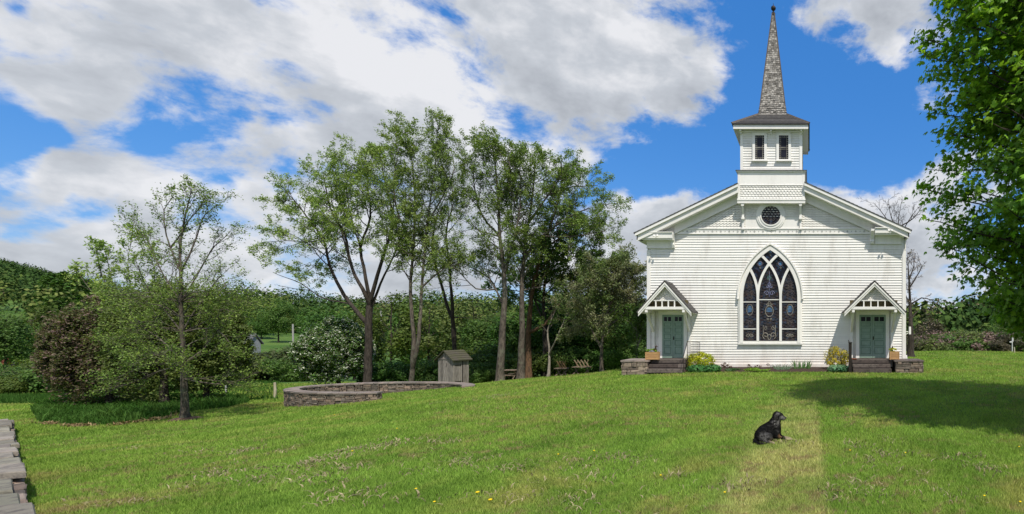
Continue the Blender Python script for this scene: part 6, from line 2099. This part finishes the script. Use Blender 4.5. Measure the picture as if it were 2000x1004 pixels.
# ---- the big maple at the right edge
def maple():
    X0, Y0 = 7.45, 12.9; e = thing('maple_tree', 'big dense bright green maple filling the right edge of the picture', 'tree', (X0, Y0, gzf(X0, Y0)))
    rng = np.random.default_rng(77); t = Tree(77); rnd = t.rnd
    cz, Rz, Rx = 6.7, 9.6, 4.85
    def rad(z):
        u = (z-cz)/(9.6 if z > cz else 5.4)
        if abs(u) >= 1: return 0
        return Rx*(1-abs(u)**2.4)**.5
    o, r = t.path([(X0, Y0, -.15), (X0+.1, Y0, 3), (X0-.1, Y0+.1, 7), (X0, Y0, 14)], .32, .03, 12, .02, flare=.6)
    tips = []
    for i in range(520):
        z = rnd.uniform(1.5, 15.9); a = i*2.39996
        R = rad(z)*rnd.uniform(.82, 1.0)*(1+.03*math.sin(a*3+z*1.1)+.03*math.sin(z*2.7+a))
        zs = max(1.6, z-R*rnd.uniform(.25, .7)); k = min(len(o)-1, max(2, int(zs/14*len(o))))
        p = o[k]; tip = Vector((X0+R*math.cos(a), Y0+R*math.sin(a), z))
        m = p.lerp(tip, .5)+Vector((0, 0, R*.08))
        oo, rr = t.path([p, m, tip], .06, .008, 5, .03)
        tips.append((oo, tip))
    # leaf sprays: clumps along the outer two thirds of each limb
    pos = []; top = []
    for oo, tip in tips:
        n = len(oo)
        nc = rnd.randint(10, 13)
        for c in range(nc):
            f = .40+.60*c/nc; k = min(n-1, int(f*(n-1))); q = oo[k]
            cc = np.array([q.x, q.y, q.z])+rng.normal(0, .20, 3)
            sp = rng.uniform(.14, .24)
            t.tube([q, Vector(tuple(cc))], [.008, .003], 3)
            m = int(rng.uniform(26, 44))
            P = cc+rng.normal(size=(m, 3))*np.array([sp, sp, sp*.62])
            pos.append(P)
        m = 14
        top.append(np.array([tip.x, tip.y, tip.z+.08])+rng.normal(size=(m, 3))*.12)
    t.wood('trunk', B_DARK, e)
    P = np.concatenate(pos); T = np.concatenate(top)
    P = P[(P[:, 0] < X0+1.0) | (rng.random(len(P)) < .45)]
    def lobed(P, size, name, mat):
        n = len(P)
        # five-lobed outline in a local plane, slightly cupped; mostly facing up and out, tip drooping
        out = P-np.array([X0, Y0, cz]); out[:, 2] *= .3; out /= np.linalg.norm(out, axis=1)[:, None]+1e-6
        nr = out*.5+np.array([0, 0, .75])+rng.normal(0, .42, (n, 3)); nr /= np.linalg.norm(nr, axis=1)[:, None]
        ax = out+rng.normal(0, .5, (n, 3))+np.array([0, 0, -.5]); ax -= nr*(ax*nr).sum(1)[:, None]; ax /= np.linalg.norm(ax, axis=1)[:, None]
        bx = np.cross(nr, ax)
        sh = np.array([(-.42, 0), (-.30, .30), (-.02, .52), (.02, .20), (.34, .34), (.26, .12), (.60, 0), (.26, -.12), (.34, -.34), (.02, -.20), (-.02, -.52), (-.30, -.30)])
        s = (size*rng.uniform(.7, 1.25, n))[:, None, None]
        dz = -.35*(sh**2).sum(1)
        V = P[:, None, :]+s*(ax[:, None, :]*sh[None, :, :1]+bx[:, None, :]*sh[None, :, 1:]+nr[:, None, :]*dz[None, :, None])
        V = V.reshape(-1, 3)-np.array(wloc(e)); b = np.arange(n)[:, None]*12
        fa = np.concatenate([b+np.array([[0, 1, 3, 9]]), b+np.array([[0, 9, 10, 11]]) , b+np.array([[3, 5, 7, 9]])])
        tri = np.concatenate([b+np.array([[1, 2, 3]]), b+np.array([[3, 4, 5]]), b+np.array([[5, 6, 7]]), b+np.array([[7, 8, 9]])])
        add_obj(name, raw_mesh(name, V, [fa, tri], mat), e)
    lobed(P, .15, 'crown', L_MAPLE); lobed(T, .14, 'young_leaves', L_MAPLET)
    print('maple leaves', len(P))
maple()

# ---- middle distance: individual trees and shrubs copied from a few kinds
def proto_tree(kind, seed):
    """unit-ish meshes about 8 m high with the foot at the origin; returns (trunk mesh, crown mesh)"""
    rng = np.random.default_rng(seed); rnd = random.Random(seed)
    t = Tree(seed); H = 8.0
    if kind == 'conifer':
        t.tube([Vector((0, 0, -.3)), Vector((0, 0, H*.5)), Vector((0, 0, H))], [.16, .10, .02], 6)
        P = []
        for i in range(46):
            z = H*(.08+.9*i/46); R = 1.9*(1-z/H)+.15
            for j in range(7):
                a = rng.uniform(0, 6.28); m = 16; f = rng.uniform(.2, 1, m)
                P.append(np.stack([np.cos(a)*R*f, np.sin(a)*R*f, z-.25*f*R*.6+rng.normal(0, .06, m)], 1)+rng.normal(0, .07, (m, 3)))
        P = np.concatenate(P); V = quads(P, .30, rng, .2, .45)
    else:
        cfg = dict(round=(2.7, 3.3, 4.6, 60, 9000), tall=(2.1, 3.7, 4.6, 46, 8000), shrub=(2.6, 1.7, 1.55, 44, 8000), airy=(2.4, 3.4, 4.7, 40, 3600))[kind]
        rx, rz, zc, ncl, nl = cfg
        pts, rr = t.path([(0, 0, -.3), (rnd.uniform(-.2, .2), .1, zc*.5), (rnd.uniform(-.3, .3), 0, zc+rz*.7)], .17 if kind != 'shrub' else .07, .02, 6, .04)
        P_ = PAR(n=(2.2, 5, 3), L1=2.2, levels=2 if kind != 'airy' else 3, nl=0, leafp=0, leaf=9, up=.4); t.env = lambda q: (q.x/rx)**2+(q.y/rx)**2+((q.z-zc)/rz)**2 < 1
        t.spawn(pts, rr, 0, .2, P_)
        V = leafcloud((0, 0, zc), (rx, rx, rz), nl, .24 if kind != 'shrub' else .2, rng, ncl, .5, .6, .35, .30)
    tw = raw_mesh('trunk', np.concatenate(t.V), np.concatenate(t.F), B_DARK, True)
    n = len(V)//4; cr = raw_mesh('crown', V, np.arange(n*4).reshape(n, 4), None)
    return tw, cr
PR = {}
for k, sd in (('round', 1), ('round', 2), ('tall', 3), ('tall', 4), ('shrub', 5), ('shrub', 6), ('airy', 7), ('airy', 8), ('conifer', 9)):
    PR.setdefault(k, []).append(proto_tree(k, sd))
MATS = {}
def cm(kind, i, mat):
    key = (kind, i, mat.name)
    if key not in MATS:
        me = PR[kind][i][1].copy(); me.materials.clear(); me.materials.append(mat); MATS[key] = me
    return MATS[key]
_cnt = [0]
def place(kind, px, Y, h, mat, name, label, group, wide=1.0):
    _cnt[0] += 1; i = _cnt[0] % len(PR[kind]); rnd = random.Random(_cnt[0])
    x = X_(px, Y); z = gzf(x, Y)
    e = thing(name, label, 'shrub' if kind == 'shrub' else 'tree', (x, Y, z), group)
    full = 3.2 if kind == 'shrub' else 8.0
    s = h/full; e.scale = (s*wide, s*wide, s); e.rotation_euler = (0, 0, rnd.uniform(0, 6.28))
    for nm, me in (('trunk', PR[kind][i][0]), ('crown', cm(kind, i, mat))):
        o = bpy.data.objects.new(nm, me); COL.objects.link(o); o.parent = e
L_FARO = leafmat('far_olive_leaves', (.075, .095, .03), (.06, .08, .028), .3, .35)
L_FARB = leafmat('far_brown_leaves', (.10, .085, .05), (.08, .075, .045), .3, .35)
L_YG = leafmat('yellow_green_leaves', (.11, .155, .03), (.085, .13, .025), .35, .35)
# understory behind the tall trees
G1 = 'dark leafy trees behind the tall trunks'
for (k, px, Y, h, m_, w) in [('round', 1105, 44, 6.8, L_DARK, 1.2), ('round', 1165, 43, 6.6, L_DARK, 1.1), ('tall', 1060, 46, 7.0, L_DARK, 1.2), ('round', 1005, 45, 5.6, L_DARK, 1.2),
                          ('round', 950, 47, 5.6, L_MID, 1.2), ('round', 1215, 42, 5.2, L_DARK, 1.0), ('round', 1130, 48, 7.0, L_DARK, 1.2), ('tall', 1190, 46, 7.0, L_OLIVE, 1.2)]:
    place(k, px, Y, h, m_, 'leafy_tree', 'dark leafy tree in the thicket behind the tall trunks', G1, w)
G2 = 'shrubs along the lower edge of the thicket'
for (px, Y, h, m_) in [(1245, 41, 2.0, L_MID), (1195, 40.5, 2.0, L_DARK), (1150, 41, 2.1, L_DARK), (1110, 41, 2.3, L_MID), (1040, 41, 2.3, L_YG), (1000, 41, 2.0, L_DARK), (950, 39, 1.5, L_MID),
                      (925, 38, 1.5, L_MID), (850, 37.5, 1.9, L_MID), (820, 38, 1.7, L_DARK), (785, 38, 1.9, L_DARK), (750, 37.5, 1.9, L_DARK), (905, 42, 2.6, L_YG), (970, 42, 3.0, L_MID), (1080, 40, 1.9, L_YG)]:
    place('shrub', px, Y, h, m_, 'shrub', 'green shrub along the lower edge of the thicket behind the tall trunks', G2, 1.0)
G3 = 'olive trees between the white flowering shrub and the outhouse'
for (k, px, Y, h, m_, w) in [('airy', 760, 50, 8.0, L_YG, 1.0), ('airy', 840, 52, 7.5, L_OLIVE, 1.1), ('tall', 715, 52, 6.6, L_OLIVE, 1.1), ('round', 880, 56, 6.5, L_MID, 1.2), ('airy', 930, 52, 7.4, L_OLIVE, 1.2), ('tall', 800, 60, 7.2, L_DARK, 1.2),
                          ('round', 640, 60, 6.5, L_DARK, 1.2), ('round', 690, 66, 8.0, L_DARK, 1.2)]:
    place(k, px, Y, h, m_, 'olive_tree', 'loose olive green tree behind the outhouse and round wall', G3, w)
G4 = 'low round shrubs in the valley'
for (px, Y, h, m_) in [(150, 44, 3.2, L_MID), (185, 42, 3.0, L_DARK), (225, 40, 3.2, L_DARK), (265, 40, 3.2, L_DARK), (305, 41, 3.0, L_DARK), (345, 42, 3.2, L_DARK), (385, 46, 3.0, L_FARO), (430, 68, 3.0, L_FARO), (462, 64, 3.4, L_FARO), (495, 66, 3.4, L_FARO), (530, 70, 3.8, L_OLIVE), (560, 66, 4.2, L_FARO), (585, 60, 3.2, L_MID), (505, 78, 3.2, L_FARB), (550, 80, 3.2, L_FARO), (420, 90, 5, L_FARO),
                      (10, 46, 2.0, L_MID), (45, 48, 1.9, L_OLIVE), (80, 48, 2.4, L_FARO), (28, 42, 1.7, L_YG), (100, 56, 3.0, L_YG), (-12, 50, 2.6, L_MID), (95, 110, 3.4, L_FARO), (120, 75, 4.6, L_YG), (605, 96, 4.5, L_OLIVE)]:
    place('shrub', px, Y, h, m_, 'valley_shrub', 'low rounded shrub in the valley beyond the lawn', G4, 1.15)
G5 = 'trees in the valley beyond the lawn'
for (k, px, Y, h, m_, w) in [('round', 6, 96, 11.5, L_MID, 1.1), ('airy', 62, 130, 10.0, L_FARB, .9), ('tall', 90, 120, 11.5, L_YG, 1.0), ('round', 76, 105, 6.0, L_YG, 1.2), ('round', 118, 125, 10, L_YG, 1.2), ('round', 150, 140, 11, L_MID, 1.3), ('round', 190, 150, 11, L_OLIVE, 1.3), ('round', 355, 120, 10, L_DARK, 1.2), ('round', 545, 190, 15, L_MID, .95), ('round', 512, 200, 9, L_DARK, 1.3),
                          ('round', 350, 150, 11, L_MID, 1.2), ('tall', 395, 150, 13, L_DARK, 1.1), ('airy', 420, 160, 13, L_FARB, 1.1), ('round', 440, 170, 12, L_DARK, 1.2),
                          ('round', 645, 130, 13, L_DARK, 1.3), ('tall', 610, 175, 13, L_DARK, 1.2), ('round', 690, 150, 12, L_DARK, 1.3)]:
    place(k, px, Y, h, m_, 'valley_tree', 'leafy tree standing in the valley beyond the lawn', G5, w)
for i, (px, Y, h, w) in enumerate([(100, 190, 17, 1.5), (112, 175, 16, 1.5), (125, 185, 18, 1.5), (138, 175, 15, 1.6), (150, 190, 17, 1.6), (90, 200, 15, 1.5), (165, 200, 15, 1.6), (14, 385, 12, .8)]):
    place('conifer', px, Y, h, L_DARK, 'dark_conifer', 'single dark conifer on top of the left hill' if i == 7 else 'dark conifer in the clump below the left hill', None if i == 7 else 'dark conifers below the left hill', w)
L_FARD = leafmat('far_dark_leaves', (.03, .06, .018), (.04, .07, .02), .3, .3)
# the trees right of the church, beyond the crest
G6 = 'trees beyond the lawn crest right of the church'
rr_ = random.Random(4)
for i, px in enumerate([1785, 1800, 1818, 1835, 1852, 1870, 1888, 1905, 1925, 1945, 1965, 1985, 2010, 2035]):
    Y = rr_.uniform(72, 84); m_ = [L_FARO, L_MID, L_OLIVE, L_FARD][i % 4]
    tgt = 655 - (px-1785)*.13 if px < 1960 else 628
    x = X_(px, Y); h = Z_(tgt+rr_.uniform(-4, 4), Y)-gzf(x, Y)
    place('round', px, Y, max(3, h), m_, 'hedgerow_tree', 'leafy tree beyond the lawn crest right of the church', G6, 1.25)
for i, px in enumerate([1790, 1812, 1836, 1860, 1880, 1902, 1924, 1948, 1972, 1996]):
    Y = rr_.uniform(60, 64); place('shrub', px, Y, rr_.uniform(2.6, 3.4), [L_FARB, L_OLIVE, L_PURP, L_MID][i % 4], 'hedgerow_shrub', 'low shrub at the foot of the trees right of the church', 'shrubs right of the church', 1.4)
place('airy', 1815, 66, 5.8, L_FARB, 'pale_tree', 'pale brownish tree just right of the bare dark tree', None, 1.2)

# ---- far woods: one mass
def forest(name, label, n, u0, u1, Y0, Y1, hh, seed, clear=None):
    rng = np.random.default_rng(seed)
    Y = np.sqrt(rng.uniform(Y0**2, Y1**2, n)); u = rng.uniform(u0, u1, n); X = u*Y
    if clear is not None:
        k = ~clear(u, Y); X, Y = X[k], Y[k]; n = len(X)
    Z = gz(X, Y); H = hh*rng.uniform(.6, 1.45, n)
    m = 100 if hh < 8 else 230
    d = rng.normal(size=(n, m, 3)); d /= np.linalg.norm(d, axis=2)[:, :, None]; d *= rng.uniform(.6, 1, (n, m, 1))
    d[:, :, 2] = d[:, :, 2]*.5+.52
    P = np.stack([X, Y, Z], 1)[:, None, :]+d*np.stack([H*.42, H*.42, H], 1)[:, None, :]
    P = P.reshape(-1, 3); N = len(P)
    V = quads(P, .75 if hh < 8 else 1.0, rng, .5, .8, d.reshape(-1, 3)-np.array([0, 0, .35]))
    m_, t = mat_new(name); g = NG(t)
    at = g.n('ShaderNodeAttribute'); at.attribute_name = 'kind_tint'
    cr = g.n('ShaderNodeValToRGB'); g.l(at.outputs['Fac'], cr.inputs[0]); e = cr.color_ramp.elements
    e[0].position = 0; e[0].color = (.022, .050, .012, 1); e[1].position = 1; e[1].color = (.13, .11, .065, 1)  # ramp kept dark so the tints carry cloud shade over the woods
    for p_, c in ((.3, (.035, .075, .018, 1)), (.55, (.06, .10, .022, 1)), (.8, (.12, .155, .035, 1))): q = e.new(p_); q.color = c
    ge = g.n('ShaderNodeNewGeometry'); hs_ = g.n('ShaderNodeHueSaturation'); g.l(cr.outputs[0], hs_.inputs['Color']); g.l(g.ramp(ge.outputs['Random Per Island'], 0, 1, .6, 1.35, smooth=False), hs_.inputs['Value'])
    g.out(hs_.outputs[0], .9, None, .1)
    me = raw_mesh(name, V, np.arange(N*4).reshape(N, 4), m_)
    a = me.attributes.new('kind_tint', 'FLOAT', 'POINT')
    tint = np.clip(rng.random(n)**1.3*.9 + .3*np.sin(X*.05)*np.cos(Y*.045) + .1, 0, 1)
    cell = rng.random((60, 60)); tint = np.clip(tint*.55 + .6*cell[(np.floor(X/26).astype(int)+40) % 60, (np.floor(Y/26).astype(int)) % 60] - .08, 0, 1)
    tint = tint*.5+.08*(1+np.sin(X*.04)) if name == 'hill_woods' else tint; a.data.foreach_set('value', np.repeat(tint, m*4).astype(np.float32))
    o = add_obj(name, me); tag(o, label, 'woods', kind='stuff')
def clearing(u, Y):
    # fields left open in the woods
    c = (u > -1.13) & (u < -.84+.06*np.sin(Y*.1)) & (Y > 90) & (Y < 215+12*np.sin(u*40))
    c |= (u > -.80) & (u < -.55) & (Y > 120) & (Y < 175)
    c |= (u < -1.14) & (Y < 250) & (Y > 100) & ~((u > -1.36) & (Y > 165)) & ~(Y > 185)
    return c
hill = lambda u, Y: (u < -1.17) & (Y > 235)
forest('hill_woods', 'dark wooded hillside rising at the far left', 2300, -1.8, -1.17, 232, 400, 7.0, 3)
forest('valley_woods', 'mixed spring woods on the low ridge behind the valley', 1000, -1.75, -.22, 135, 400, 12.5, 5, lambda u, Y: clearing(u, Y) | hill(u, Y))
forest('right_woods', 'low wooded rise beyond the lawn right of the church', 260, .10, .60, 95, 170, 8.0, 4)
def dirt():
    # bare earth beside the far house
    x, y = X_(530, 112), 112.; b = MB(); rnd = random.Random(5); v = [(x, y, gzf(x, y)+1.1)]; n = 22
    for i in range(n):
        a = 6.283*i/n; r = rnd.uniform(.85, 1.15); q = (x+6.5*r*math.cos(a), y+4*r*math.sin(a)); v.append((*q, gzf(*q)-.1))
    for i in range(n):
        a = 6.283*i/n; r = rnd.uniform(.45, .65); q = (x+6.5*r*math.cos(a), y+4*r*math.sin(a)); v.append((*q, gzf(*q)+rnd.uniform(.5, 1.2)))
    b.add(v, [(1+i, 1+(i+1) % n, 1+n+(i+1) % n, 1+n+i) for i in range(n)]+[(0, 1+n+i, 1+n+(i+1) % n) for i in range(n)])
    o = b.build('earth_mound', simple('bare_earth', (.15, .075, .045), (.10, .055, .035), .6, .95, .5), at=(x, y, gzf(x, y))); tag(o, 'reddish brown mound of bare earth right of the far farmhouse', 'earth mound')
dirt()
